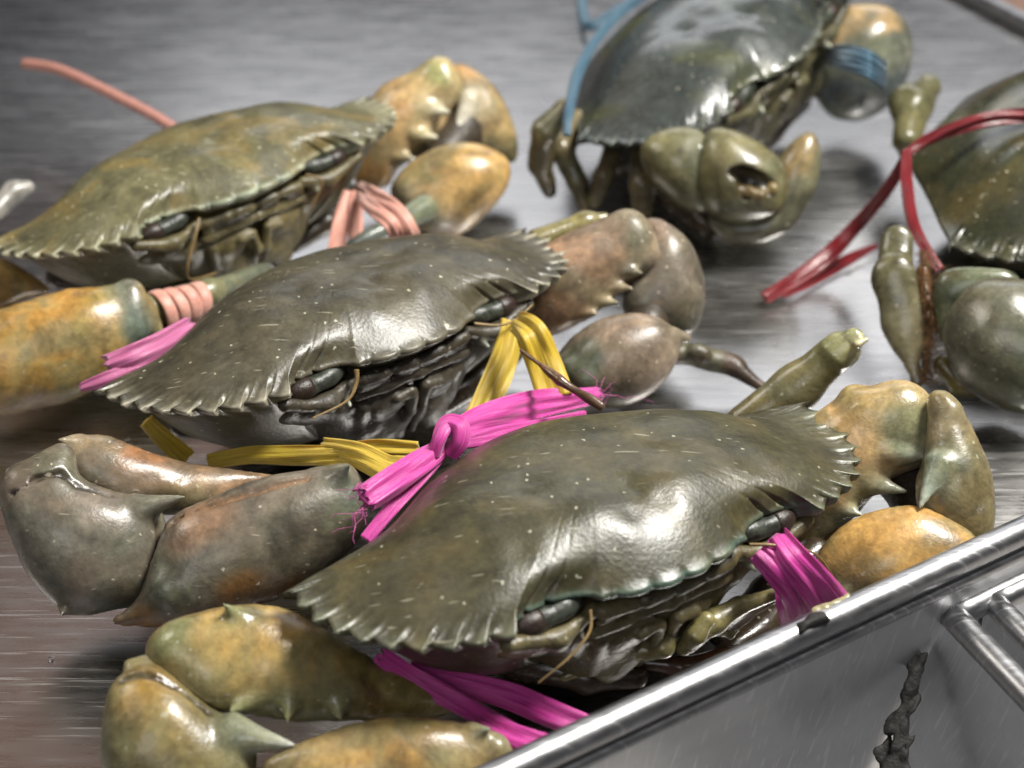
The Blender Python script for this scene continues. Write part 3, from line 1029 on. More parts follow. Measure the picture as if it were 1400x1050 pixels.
# right in the picture
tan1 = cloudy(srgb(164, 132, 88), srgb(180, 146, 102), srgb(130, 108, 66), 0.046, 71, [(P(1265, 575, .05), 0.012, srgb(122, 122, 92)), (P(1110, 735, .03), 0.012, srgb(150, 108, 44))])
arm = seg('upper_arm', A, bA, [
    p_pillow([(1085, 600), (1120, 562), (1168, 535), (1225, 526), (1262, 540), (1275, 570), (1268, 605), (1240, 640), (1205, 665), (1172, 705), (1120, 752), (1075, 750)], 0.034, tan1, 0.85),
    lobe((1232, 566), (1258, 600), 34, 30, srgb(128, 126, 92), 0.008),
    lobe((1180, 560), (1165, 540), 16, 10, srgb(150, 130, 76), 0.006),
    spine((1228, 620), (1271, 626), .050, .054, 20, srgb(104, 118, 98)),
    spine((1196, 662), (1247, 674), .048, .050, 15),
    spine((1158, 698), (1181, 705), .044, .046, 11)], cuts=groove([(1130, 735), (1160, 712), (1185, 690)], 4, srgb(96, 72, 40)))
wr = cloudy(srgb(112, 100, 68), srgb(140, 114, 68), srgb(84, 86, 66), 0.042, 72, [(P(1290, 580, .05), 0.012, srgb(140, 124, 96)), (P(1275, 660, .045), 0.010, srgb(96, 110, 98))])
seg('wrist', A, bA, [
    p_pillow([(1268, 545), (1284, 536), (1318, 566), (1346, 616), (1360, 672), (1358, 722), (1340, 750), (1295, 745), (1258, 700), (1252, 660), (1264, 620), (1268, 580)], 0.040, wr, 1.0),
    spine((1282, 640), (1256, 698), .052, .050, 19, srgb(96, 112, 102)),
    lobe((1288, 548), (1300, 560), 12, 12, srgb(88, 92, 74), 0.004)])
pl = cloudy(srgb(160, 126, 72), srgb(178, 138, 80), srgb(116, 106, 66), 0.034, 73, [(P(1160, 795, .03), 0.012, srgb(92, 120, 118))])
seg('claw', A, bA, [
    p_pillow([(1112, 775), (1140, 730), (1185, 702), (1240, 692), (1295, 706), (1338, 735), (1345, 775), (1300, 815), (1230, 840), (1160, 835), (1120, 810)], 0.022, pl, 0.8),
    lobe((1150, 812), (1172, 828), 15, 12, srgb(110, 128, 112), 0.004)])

joint = lambda e, b, pts: sdf_obj('joint', [blob(p[:2], q[:2], p[2], q[2], p[3], q[3], DARKB * 1.3, .004) for p, q in zip(pts[:-1], pts[1:])], M_FACE, e, b, cell=0.001)
joint(A, bA, [(1205, 620, .024, 44), (1255, 665, .022, 42), (1262, 720, .018, 40)])
joint(B, bB, [(835, 360, .028, 36), (905, 385, .026, 32), (885, 445, .022, 30)])
joint(Cc, bC, [(575, 155, .030, 36), (630, 180, .030, 34), (600, 225, .022, 32)])
# left in the picture
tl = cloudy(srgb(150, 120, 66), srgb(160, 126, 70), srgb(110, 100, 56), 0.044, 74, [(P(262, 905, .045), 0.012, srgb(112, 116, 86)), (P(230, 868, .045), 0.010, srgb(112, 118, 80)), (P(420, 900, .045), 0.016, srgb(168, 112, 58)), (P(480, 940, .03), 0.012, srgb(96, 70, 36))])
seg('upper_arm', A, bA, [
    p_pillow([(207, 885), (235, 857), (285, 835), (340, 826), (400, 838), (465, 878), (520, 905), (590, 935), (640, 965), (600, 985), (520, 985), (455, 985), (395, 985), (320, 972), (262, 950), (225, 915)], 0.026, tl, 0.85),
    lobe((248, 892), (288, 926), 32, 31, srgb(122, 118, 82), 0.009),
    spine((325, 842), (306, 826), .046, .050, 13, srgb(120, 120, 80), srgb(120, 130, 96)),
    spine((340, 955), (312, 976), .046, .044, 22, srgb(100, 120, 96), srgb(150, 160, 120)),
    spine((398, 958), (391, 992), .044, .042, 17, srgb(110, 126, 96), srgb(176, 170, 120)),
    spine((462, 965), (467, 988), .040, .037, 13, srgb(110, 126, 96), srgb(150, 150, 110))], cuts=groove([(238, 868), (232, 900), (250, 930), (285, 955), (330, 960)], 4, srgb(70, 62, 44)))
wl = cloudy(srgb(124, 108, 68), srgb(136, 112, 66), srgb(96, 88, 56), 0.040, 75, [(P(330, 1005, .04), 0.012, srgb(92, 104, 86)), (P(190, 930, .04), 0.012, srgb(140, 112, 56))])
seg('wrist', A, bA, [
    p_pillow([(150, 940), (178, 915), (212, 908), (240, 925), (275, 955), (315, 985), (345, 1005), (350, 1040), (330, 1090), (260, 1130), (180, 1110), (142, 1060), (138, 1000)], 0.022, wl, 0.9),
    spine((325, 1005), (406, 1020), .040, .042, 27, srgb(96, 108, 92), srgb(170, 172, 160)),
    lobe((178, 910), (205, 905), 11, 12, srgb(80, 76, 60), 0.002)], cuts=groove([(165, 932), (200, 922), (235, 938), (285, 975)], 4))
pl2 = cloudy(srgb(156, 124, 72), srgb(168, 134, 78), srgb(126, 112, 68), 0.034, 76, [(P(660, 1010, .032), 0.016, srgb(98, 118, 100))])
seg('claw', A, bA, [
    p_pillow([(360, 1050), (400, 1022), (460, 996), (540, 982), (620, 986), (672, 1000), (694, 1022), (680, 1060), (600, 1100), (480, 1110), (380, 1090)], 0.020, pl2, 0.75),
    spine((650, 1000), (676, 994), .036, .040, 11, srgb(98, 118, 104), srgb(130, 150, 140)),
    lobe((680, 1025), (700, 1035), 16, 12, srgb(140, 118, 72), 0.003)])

# swimming paddle of the front crab sticking up behind it
lg = cloudy(srgb(96, 88, 58), srgb(110, 102, 68), srgb(84, 72, 48), 0.035, 77)
seg('walking_leg', A, bA, [
    blob((1020, 580), (1090, 530), .024, .036, 30, 29, lg, 0.004, None, (RT * 0.2 + FW, 0.6)),
    blob((1090, 530), (1150, 478), .036, .050, 29, 27, lg, 0.004, None, (RT * 0.2 + FW, 0.6)),
    blob((1150, 478), (1166, 462), .050, .054, 26, 17, srgb(104, 110, 72), 0.002, None, (RT * 0.2 + FW, 0.6)),
    blob((1172, 470), (1184, 464), .054, .055, 6, 3, srgb(200, 190, 150), 0.001)], M_LEG)

# ------------------------------------------------------------------ claws of the middle crab
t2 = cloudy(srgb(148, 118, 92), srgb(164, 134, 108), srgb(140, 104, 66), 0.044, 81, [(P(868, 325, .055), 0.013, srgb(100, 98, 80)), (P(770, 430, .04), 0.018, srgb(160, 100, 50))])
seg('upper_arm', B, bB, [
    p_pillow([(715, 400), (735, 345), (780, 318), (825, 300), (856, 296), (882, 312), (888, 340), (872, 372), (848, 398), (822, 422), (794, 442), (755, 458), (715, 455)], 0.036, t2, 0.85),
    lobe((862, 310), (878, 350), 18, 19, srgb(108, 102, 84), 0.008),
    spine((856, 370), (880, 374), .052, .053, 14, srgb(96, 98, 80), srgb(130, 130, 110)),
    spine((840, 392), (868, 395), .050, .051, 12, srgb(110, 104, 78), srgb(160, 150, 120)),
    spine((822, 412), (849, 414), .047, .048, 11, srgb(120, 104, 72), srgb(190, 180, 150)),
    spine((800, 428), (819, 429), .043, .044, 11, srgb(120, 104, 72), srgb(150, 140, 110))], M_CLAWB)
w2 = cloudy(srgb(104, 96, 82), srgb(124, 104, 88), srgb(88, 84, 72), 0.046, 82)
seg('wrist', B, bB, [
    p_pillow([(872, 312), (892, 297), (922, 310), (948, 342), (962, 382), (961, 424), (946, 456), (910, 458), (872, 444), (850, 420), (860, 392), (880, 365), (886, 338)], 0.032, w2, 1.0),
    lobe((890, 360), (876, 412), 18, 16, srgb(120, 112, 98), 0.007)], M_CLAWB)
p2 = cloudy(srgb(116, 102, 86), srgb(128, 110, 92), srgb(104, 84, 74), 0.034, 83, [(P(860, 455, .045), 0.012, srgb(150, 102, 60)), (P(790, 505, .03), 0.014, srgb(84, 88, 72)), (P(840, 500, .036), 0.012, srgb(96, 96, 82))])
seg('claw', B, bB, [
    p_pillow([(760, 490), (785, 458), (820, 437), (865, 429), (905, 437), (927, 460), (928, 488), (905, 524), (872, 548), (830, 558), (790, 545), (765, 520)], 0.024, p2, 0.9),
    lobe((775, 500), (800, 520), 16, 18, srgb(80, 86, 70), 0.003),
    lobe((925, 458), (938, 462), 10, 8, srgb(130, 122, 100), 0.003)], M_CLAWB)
# left in the picture
t3 = cloudy(srgb(132, 106, 80), srgb(146, 116, 88), srgb(112, 96, 72), 0.040, 84, [(P(150, 655, .04), 0.012, srgb(96, 98, 78)), (P(190, 640, .04), 0.010, srgb(154, 106, 70))])
seg('upper_arm', B, bB, [
    p_pillow([(85, 612), (110, 596), (145, 594), (190, 612), (245, 630), (310, 640), (374, 652), (335, 672), (285, 696), (225, 705), (160, 692), (110, 668)], 0.034, t3, 0.95),
    lobe((110, 634), (160, 664), 21, 18, srgb(96, 98, 78), 0.007),
    lobe((175, 668), (205, 668), 10, 11, srgb(110, 104, 80), 0.002),
    lobe((220, 664), (245, 668), 9, 9, srgb(130, 112, 80), 0.002),
    spine((105, 604), (80, 601), .046, .046, 9, srgb(170, 150, 110), srgb(190, 180, 150))], M_CLAWB)
w3 = cloudy(srgb(96, 92, 80), srgb(112, 100, 86), srgb(74, 76, 64), 0.040, 85, [(P(150, 740, .05), 0.012, srgb(112, 98, 90))])
seg('wrist', B, bB, [
    p_pillow([(2, 690), (14, 660), (45, 640), (85, 625), (115, 655), (160, 672), (205, 682), (224, 710), (228, 750), (230, 786), (208, 822), (150, 836), (88, 840), (50, 800), (26, 765)], 0.030, w3, 0.85),
    spine((195, 695), (251, 679), .052, .052, 22, srgb(92, 92, 78), srgb(120, 118, 104)),
    lobe((28, 652), (85, 622), 14, 12, srgb(80, 74, 60), 0.007),
    spine((90, 832), (82, 842), .012, .010, 8, srgb(60, 60, 50), srgb(60, 60, 50))], M_CLAWB, cuts=groove([(18, 676), (50, 656), (84, 648), (106, 664), (150, 678)], 4) + groove([(216, 716), (218, 760), (212, 800)], 3, srgb(110, 96, 76)))
p3 = cloudy(srgb(86, 80, 66), srgb(104, 96, 84), srgb(120, 84, 44), 0.036, 86, [(P(270, 700, .045), 0.014, srgb(128, 102, 80)), (P(240, 690, .05), 0.008, srgb(176, 150, 118)), (P(480, 650, .05), 0.010, srgb(84, 92, 82))])
seg('claw', B, bB, [
    p_pillow([(218, 735), (238, 705), (290, 680), (360, 655), (430, 640), (478, 634), (498, 660), (505, 705), (480, 750), (420, 800), (350, 826), (280, 850), (210, 862), (150, 850), (190, 815)], 0.028, p3, 0.85),
    lobe((238, 804), (230, 806), 19, 15, srgb(78, 84, 74), 0.005),
    spine((460, 655), (479, 634), .048, .053, 22, srgb(82, 90, 80), srgb(96, 104, 92))], M_CLAWB, cuts=groove([(236, 716), (285, 694), (350, 672), (420, 656)], 3, srgb(120, 92, 66)))
# legs of the middle crab
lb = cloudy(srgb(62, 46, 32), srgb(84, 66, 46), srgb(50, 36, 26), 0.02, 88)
seg('walking_leg', B, bB, [
    blob((905, 478), (955, 486), .018, .014, 15, 15, lb, .002), blob((958, 486), (1005, 503), .014, .011, 16, 14, lb, .001),
    blob((1008, 506), (1042, 528), .011, .007, 12, 8, lb, .001), blob((950, 480), (960, 484), .018, .017, 11, 11, lb, .001)], M_FACE, wobble=(0.0006, 420, 9))
seg('walking_leg', B, bB, [blob((712, 478), (765, 520), .052, .050, 3, 6, srgb(96, 68, 44), .001), blob((765, 520), (822, 556), .050, .046, 6, 8, srgb(80, 58, 40), .001)], M_LEG, cell=0.0005, wobble=(0.0003, 700, 9))
lb2 = cloudy(srgb(112, 104, 66), srgb(124, 116, 76), srgb(70, 56, 40), 0.04, 89)
seg('walking_leg', B, bB, [blob((735, 330), (800, 304), .040, .044, 18, 15, lb2, .003), blob((800, 304), (826, 298), .044, .045, 14, 9, lb2, .003)], M_LEG)

# ------------------------------------------------------------------ claws of the upper left crab
t4 = cloudy(srgb(178, 144, 98), srgb(184, 154, 106), srgb(160, 122, 72), 0.046, 91, [(P(585, 100, .06), 0.010, srgb(134, 134, 76)), (P(540, 150, .05), 0.012, srgb(186, 128, 66))])
seg('upper_arm', Cc, bC, [
    p_pillow([(490, 180), (515, 125), (550, 103), (585, 88), (612, 88), (624, 116), (616, 155), (602, 188), (568, 216), (545, 232), (528, 256), (485, 250)], 0.036, t4, 0.85),
    lobe((600, 97), (613, 122), 13, 14, srgb(150, 148, 108), 0.008),
    spine((590, 150), (619, 154), .052, .053, 13, srgb(170, 170, 140), srgb(226, 228, 214)),
    spine((574, 185), (605, 189), .049, .050, 12, srgb(170, 160, 120), srgb(220, 220, 200)),
    spine((550, 214), (570, 217), .045, .046, 9, srgb(170, 160, 120), srgb(200, 200, 180))], cell=0.001)
w4 = cloudy(srgb(150, 126, 84), srgb(176, 130, 80), srgb(112, 104, 74), 0.050, 92, [(P(690, 185, .04), 0.012, srgb(104, 96, 70))])
seg('wrist', Cc, bC, [
    p_pillow([(605, 98), (614, 87), (642, 91), (676, 118), (696, 152), (707, 190), (705, 218), (685, 222), (645, 214), (610, 200), (604, 165), (616, 115)], 0.034, w4, 1.0),
    spine((640, 140), (618, 196), .058, .050, 14, srgb(200, 196, 176), srgb(232, 232, 224))], cell=0.001)
p4 = cloudy(srgb(164, 132, 80), srgb(178, 146, 92), srgb(186, 162, 146), 0.032, 93, [(P(585, 270, .04), 0.015, srgb(84, 110, 110)), (P(600, 245, .045), 0.012, srgb(140, 136, 96))])
cl = seg('claw', Cc, bC, [
    p_pillow([(534, 262), (552, 232), (582, 208), (620, 196), (658, 198), (688, 214), (697, 236), (688, 264), (664, 294), (625, 322), (585, 318), (550, 300)], 0.026, p4, 0.85),
    lobe((562, 266), (590, 290), 14, 19, srgb(92, 112, 108), 0.007)], cell=0.001)
seg('claw_finger', cl, bC, [blob((580, 285), (545, 305), .028, .028, 18, 15, srgb(100, 106, 84), 0.003), blob((545, 305), (480, 335), .028, .026, 15, 8, srgb(96, 104, 96), 0.003)], cell=0.001)
# left in the picture
p5 = cloudy(srgb(146, 116, 60), srgb(168, 126, 62), srgb(150, 130, 116), 0.026, 94, [(P(185, 425, .035), 0.013, srgb(96, 112, 104)), (P(130, 410, .045), 0.014, srgb(134, 122, 66))])
cl2 = seg('claw', Cc, bC, [
    p_pillow([(-80, 480), (-40, 440), (0, 424), (70, 401), (130, 392), (175, 389), (196, 402), (208, 438), (200, 462), (158, 512), (105, 543), (40, 562), (-20, 566), (-70, 540)], 0.026, p5, 0.85),
    lobe((178, 398), (186, 445), 14, 16, srgb(92, 108, 100), 0.004),
    lobe((200, 425), (214, 455), 14, 12, srgb(140, 122, 76), 0.002)], cell=0.001)
seg('claw_finger', cl2, bC, [blob((190, 430), (285, 400), .028, .026, 26, 19, srgb(110, 110, 80), 0.003), blob((285, 400), (362, 368), .026, .022, 17, 10, srgb(92, 96, 80), 0.003)], cell=0.001)
seg('upper_arm', Cc, bC, [p_pillow([(-60, 390), (-40, 350), (0, 352), (40, 372), (68, 398), (40, 408), (0, 425), (-40, 425)], 0.026, cloudy(srgb(150, 120, 70), srgb(160, 124, 70), srgb(110, 90, 66), .03, 95), 0.9)], cell=0.001)
seg('walking_leg', Cc, bC, [blob((-10, 290), (20, 262), .020, .024, 14, 15, srgb(150, 146, 138), .003), blob((20, 262), (38, 256), .024, .025, 14, 10, srgb(170, 166, 158), .003)], M_LEG, cell=0.001)

# ------------------------------------------------------------------ claw and legs of the top crab
OG = srgb(94, 90, 62)
t5 = cloudy(OG, srgb(106, 102, 72), srgb(74, 70, 50), 0.040, 101, [(P(940, 225, .045), 0.008, srgb(150, 118, 70))])
seg('upper_arm', D, bD, [
    p_pillow([(875, 205), (890, 186), (925, 176), (958, 178), (975, 205), (972, 245), (968, 285), (945, 292), (915, 270), (885, 240)], 0.036, t5, 0.95),
    lobe((955, 205), (966, 235), 10, 12, srgb(120, 124, 110), .002)], M_LEG, cell=0.001)
wrist_body = p_pillow([(955, 200), (975, 175), (1010, 182), (1045, 200), (1070, 222), (1078, 262), (1062, 292), (1020, 305), (985, 300), (962, 275), (952, 235)], 0.036, cloudy(srgb(96, 92, 64), srgb(110, 104, 72), srgb(76, 72, 52), .04, 102), 0.9)
hole = [(994, 236), (1012, 226), (1042, 236), (1064, 252), (1062, 266), (1050, 272), (1036, 258), (1022, 276), (1010, 262), (1006, 248)]
crack = p_pillow(hole, 0.05, DARKB * 0.9, 1.3, at=CAM + ray(1030, 255) * on(LAST[0], 1030, 255))
seg('wrist', D, bD, [wrist_body], M_LEG, cell=0.0008, cuts=[(crack, 0.0006)])
fl = [CAM + ray(px, py) * (on(LAST[0], 1030, 255) + dz) for px, py, dz in ((1012, 262, .0035), (1040, 266, .003), (1056, 258, .004))]
sdf_obj('wrist_flesh', [p_cone(fl[0], .0026, fl[1], .0024, srgb(92, 74, 44)) + (.001,), p_cone(fl[1], .0022, fl[2], .0024, srgb(116, 100, 58)) + (.001,)], M_FACE, D, bD, cell=0.0005, wobble=(0.0006, 900, 3))
seg('claw', D, bD, [
    p_pillow([(968, 296), (1000, 300), (1050, 285), (1060, 225), (1085, 190), (1110, 178), (1122, 210), (1118, 250), (1098, 290), (1075, 320), (1030, 334), (985, 325)], 0.028, cloudy(srgb(98, 96, 76), srgb(134, 114, 76), srgb(84, 78, 66), .038, 103), 0.95)], M_LEG, cell=0.001)
seg('claw', D, bD, [
    p_pillow([(1095, 40), (1140, 10), (1200, 6), (1235, 25), (1247, 65), (1238, 110), (1215, 145), (1175, 165), (1135, 160), (1112, 128), (1098, 85)], 0.036, cloudy(srgb(96, 98, 86), srgb(158, 132, 92), srgb(74, 82, 84), .050, 104), 0.9)], M_LEG, cell=0.001)
for ch in ([(770, 150, .050, 16), (745, 180, .042, 19), (738, 225, .026, 17), (752, 262, .012, 10)],
           [(790, 165, .036, 15), (768, 205, .030, 17), (790, 250, .018, 14), (800, 290, .008, 6)],
           [(880, 215, .030, 16), (878, 255, .022, 18), (880, 285, .014, 15)],
           [(840, 200, .030, 14), (825, 240, .022, 15), (812, 275, .012, 12)]):
    lc = cloudy(srgb(90, 80, 56), srgb(110, 100, 70), srgb(62, 52, 36), .03, 105)
    seg('walking_leg', D, bD, [blob(a[:2], b[:2], a[2], b[2], a[3], b[3], lc, .0015) for a, b in zip(ch[:-1], ch[1:])], M_LEG, cell=0.001, wobble=(0.0005, 400, 8))

# ------------------------------------------------------------------ claw and legs of the crab at the right edge
seg('claw', Ee, bE, [
    p_pillow([(1290, 460), (1300, 420), (1335, 385), (1385, 380), (1440, 400), (1470, 450), (1470, 520), (1440, 560), (1390, 565), (1340, 545), (1305, 510)], 0.028, cloudy(srgb(78, 77, 62), srgb(92, 91, 76), srgb(60, 58, 42), .036, 111), 0.9)], M_LEG, cell=0.001)
seg('wrist', Ee, bE, [
    p_pillow([(1275, 400), (1290, 372), (1330, 366), (1380, 372), (1400, 395), (1370, 405), (1330, 410), (1305, 435), (1290, 470), (1278, 440)], 0.036, cloudy(srgb(78, 82, 60), srgb(90, 96, 72), srgb(66, 62, 44), .044, 112), 0.7)], M_LEG, cell=0.001)
seg('walking_leg', Ee, bE, [
    blob((1225, 330), (1222, 380), .044, .036, 22, 30, srgb(84, 82, 58), .004, None, (FW + RT * .3, .45)),
    blob((1222, 380), (1238, 450), .036, .022, 30, 26, srgb(88, 84, 60), .004, None, (FW + RT * .3, .4)),
    blob((1238, 450), (1252, 525), .022, .008, 24, 8, srgb(112, 108, 84), .004, None, (FW + RT * .3, .35)),
    blob((1262, 370), (1268, 440), .034, .022, 9, 8, srgb(104, 66, 30), .002), blob((1268, 440), (1262, 520), .022, .008, 8, 5, srgb(96, 62, 30), .002)], M_LEG, cell=0.0009, wobble=(0.0003, 420, 4))
seg('walking_leg', Ee, bE, [
    blob((1290, 500), (1310, 525), .014, .010, 16, 14, srgb(92, 84, 40), .002), blob((1310, 525), (1345, 535), .010, .010, 14, 12, srgb(90, 80, 40), .002)], M_LEG, cell=0.0009, wobble=(0.0003, 420, 4))
seg('walking_leg', Ee, bE, [
    blob((1240, 190), (1245, 145), .030, .036, 18, 28, srgb(88, 86, 58), .003), blob((1245, 145), (1270, 118), .036, .038, 28, 16, srgb(92, 90, 64), .003),
    blob((1238, 192), (1240, 205), .026, .02, 14, 12, srgb(140, 118, 70), .002)], M_LEG, cell=0.001, wobble=(0.0006, 420, 4))

# ================================================================== ties
def ribbon(name, ctrl, mat, parent, base, seed, pleat=0.25, m=36, thick=0.28, ragged=0.0, face=None):
    """a flattened, pleated strip along control points (px, py, z, width px, twist deg)"""
    c = np.array([list(P(a[0], a[1], a[2])) + [(0.86 if a[3] > 25 else 1.0) * a[3] * mpp(P(a[0], a[1], a[2])), math.radians(a[4] if len(a) > 4 else 0)] for a in ctrl])
    S = catmull(c, 14, False)
    pts, wd, tw = S[:, :3], S[:, 3], S[:, 4]
    T = np.gradient(pts, axis=0)
    T /= np.linalg.norm(T, axis=1)[:, None]
    n = len(pts)
    rs = np.random.RandomState(seed)
    phs = [rs.uniform(0, 6.28) for _ in range(6)]
    V, UVs = [], []
    L = np.concatenate([[0], np.cumsum(np.linalg.norm(np.diff(pts, axis=0), axis=1))])
    for i in range(n):
        view = CAM - pts[i]
        view = (view / np.linalg.norm(view) if face is None else np.asarray(face, float))
        nb = view - T[i] * (view @ T[i])
        nb /= np.linalg.norm(nb)
        sd = np.cross(T[i], nb)
        ca, sa = math.cos(tw[i]), math.sin(tw[i])
        sd, nb = sd * ca + nb * sa, nb * ca - sd * sa
        for j in range(m):
            a = 2 * math.pi * j / m
            u = math.cos(a)
            h = thick * wd[i] * 0.5 * math.sin(a)
            ss = L[i] * 90
            g1, g2 = math.sin(ss * 0.5 + phs[3]), math.sin(ss * 1.3 + phs[4])
            pl_ = ((1 + 0.5 * g1) * math.sin(u * (4.5 + g1) + phs[0] + 1.6 * g2) + (0.5 + 0.4 * g2) * math.sin(u * (11 + 2 * g1) + phs[1] + 1.8 * g1) + 0.22 * math.sin(u * 23 + phs[2] + ss * 0.8) + 0.35 * math.sin(ss * 2.6 + u * 2 + phs[5])) * pleat * wd[i] * 0.13
            off = 0.0
            if ragged and (i == 0 or i == n - 1):
                off = ragged * wd[i] * math.sin(u * 9 + phs[5])
            ww = wd[i] * 0.5 * (1 + 0.06 * math.sin(ss * 1.1 + phs[2] + (1.5 if u > 0 else 0)))
            V.append(pts[i] + sd * ww * u + nb * (h + pl_) + T[i] * off)
            UVs.append((L[i] * 60, (u * 0.5 + 0.5) + (0 if math.sin(a) >= 0 else 1.3) + seed * 3.1))
    F = [[i * m + j, i * m + (j + 1) % m, (i + 1) * m + (j + 1) % m, (i + 1) * m + j] for i in range(n - 1) for j in range(m)]
    F.append(list(range(m))[::-1])
    F.append([(n - 1) * m + j for j in range(m)])
    return new_obj(name, V, F, mat, parent, base=base, uv=UVs)


def tie(name, label, cat, at):
    base = P(*at)
    grp = {'raffia_tie': 'raffia ties on the crabs', 'rubber_band': 'rubber bands on the upper left crab', 'blue_cord': 'blue cords on the top crab'}.get(name)
    return tag(empty(name, base), label, cat, grp), base


# magenta raffia on the front crab
t, b_ = tie('raffia_tie', 'magenta raffia knotted between the two front crabs', 'raffia', (620, 600, 0.03))
ribbon('strand', [(498, 682, .052, 44), (540, 655, .052, 46, 10), (585, 625, .050, 42, 20), (612, 605, .050, 26, 30)], M_PINK, t, b_, 1, 0.6, thick=0.45, ragged=0.15)
ribbon('strand', [(618, 590, .050, 28), (650, 574, .047, 40, 10), (690, 562, .043, 46), (740, 552, .037, 44), (790, 545, .034, 34), (818, 540, .032, 24)], M_PINK, t, b_, 2, 0.6, thick=0.4, ragged=0.2)
ribbon('strand', [(612, 610, .049, 18), (575, 650, .047, 24), (540, 690, .046, 22), (500, 738, .042, 18)], M_PINK, t, b_, 3, 0.5, thick=0.35)
ribbon('strand', [(625, 605, .046, 18), (680, 595, .042, 24), (740, 582, .036, 20), (800, 568, .032, 16)], M_PINK, t, b_, 4, 0.5, thick=0.4)
ribbon('knot', [(592, 622, .050, 22, 60), (600, 600, .054, 30, 60), (612, 580, .056, 32, 40), (628, 584, .056, 32, 20), (628, 604, .053, 30, 0), (616, 622, .049, 22, 0)], M_PINK, t, b_, 5, 0.6, thick=0.6)


def fibres(name, parent, base, roots, n, length, mat, r=0.00012, seed=1, spread=0.5):
    """loose hairs: roots = list of (point, direction); joined into one part"""
    rs_ = np.random.RandomState(seed)
    V, F, UVs = [], [], []
    for i in range(n):
        p, d = roots[rs_.randint(len(roots))]
        d = np.asarray(d) / np.linalg.norm(d) + spread * rs_.normal(size=3)
        L_ = length * rs_.uniform(0.4, 1.2)
        bend = rs_.normal(size=3) * 0.4
        pts = np.array([p + rs_.normal(size=3) * 0.0008 + (d * t_ + bend * t_ * t_) * L_ for t_ in np.linspace(0, 1, 6)])
        v, f = tube_mesh(pts, np.linspace(r, r * 0.4, 6), 4, False)
        F += [[a + len(V) for a in q] for q in f]
        V += list(v)
    o = new_obj(name, V, F, mat, parent, base=base, uv=np.tile([0.5, 0.5], (len(V), 1)))
    o['kind'] = 'stuff'
    return o


e0 = P(498, 682, .052)
fibres('frayed_fibres', t, b_, [(e0 + UP * 0.003, e0 - P(540, 655, .052)), (e0 - UP * 0.003, e0 - P(540, 655, .052)), (P(818, 540, .032), P(818, 540, .032) - P(760, 550, .036))], 26, 0.006, M_PINK, seed=3)
t, b_ = tie('raffia_tie', 'magenta raffia strands running under the front crab towards the rim, lower centre', 'raffia', (650, 960, 0.0))
ribbon('strand', [(520, 895, .030, 30), (570, 930, .024, 34), (640, 968, .020, 34, 10), (700, 1005, .022, 48, 25), (745, 1022, .022, 50, 30)], M_PINK, t, b_, 6, 0.5, ragged=0.2)
ribbon('strand', [(560, 915, .022, 26), (640, 935, .018, 40), (700, 952, .017, 44), (760, 978, .018, 42), (818, 1000, .016, 36)], M_PINK, t, b_, 7, 0.5)
t, b_ = tie('raffia_tie', 'magenta raffia wound round the right claw of the front crab', 'raffia', (1110, 800, 0.0))
ribbon('strand', [(1062, 735, .046, 44), (1085, 765, .044, 52), (1115, 800, .036, 58), (1140, 835, .024, 66)], M_PINK, t, b_, 8, 0.5, ragged=0.1)
ribbon('strand', [(1035, 755, .044, 36), (1065, 785, .040, 46), (1090, 815, .032, 52), (1105, 850, .020, 54)], M_PINK, t, b_, 9, 0.5)
ribbon('strand', [(1068, 790, .034, 22), (1078, 825, .028, 40), (1088, 862, .016, 40)], M_PINK, t, b_, 10, 0.4)
# yellow raffia on the middle crab
t, b_ = tie('raffia_tie', 'yellow raffia stretched below the middle crab to the magenta knot', 'raffia', (430, 620, 0.0))
ribbon('strand', [(285, 632, .026, 26), (340, 622, .030, 30), (400, 622, .034, 32, 10), (460, 622, .040, 34, 20), (520, 615, .044, 34), (572, 615, .046, 28)], M_YEL, t, b_, 11, 0.5)
ribbon('strand', [(440, 610, .038, 24), (490, 622, .044, 44, 10), (530, 640, .046, 50, 20), (560, 642, .046, 46)], M_YEL, t, b_, 12, 0.6)
ribbon('strand', [(200, 575, .030, 22), (225, 600, .022, 30), (255, 628, .014, 34)], M_YEL, t, b_, 13, 0.4)
t, b_ = tie('raffia_tie', 'yellow raffia looped round the right claw of the middle crab', 'raffia', (710, 500, 0.0))
ribbon('strand', [(702, 440, .044, 40), (690, 490, .036, 44, 10), (668, 540, .030, 46, 10), (650, 575, .026, 44)], M_YEL, t, b_, 14, 0.5)
ribbon('strand', [(705, 440, .050, 34), (725, 455, .052, 50), (742, 495, .044, 58, 10), (760, 545, .036, 62)], M_YEL, t, b_, 15, 0.5)
# faded pink raffia at the left tip
t, b_ = tie('raffia_tie', 'faded pink raffia ribbon tucked behind the left tip of the middle crab', 'raffia', (190, 490, 0.0))
ribbon('strand', [(150, 502, .040, 44), (185, 488, .042, 46), (220, 470, .042, 40), (262, 445, .040, 30)], M_PINK2, t, b_, 16, 0.5, ragged=0.2)
ribbon('strand', [(110, 530, .036, 12), (150, 518, .038, 26), (190, 506, .038, 30)], M_PINK2, t, b_, 17, 0.4, ragged=0.3)
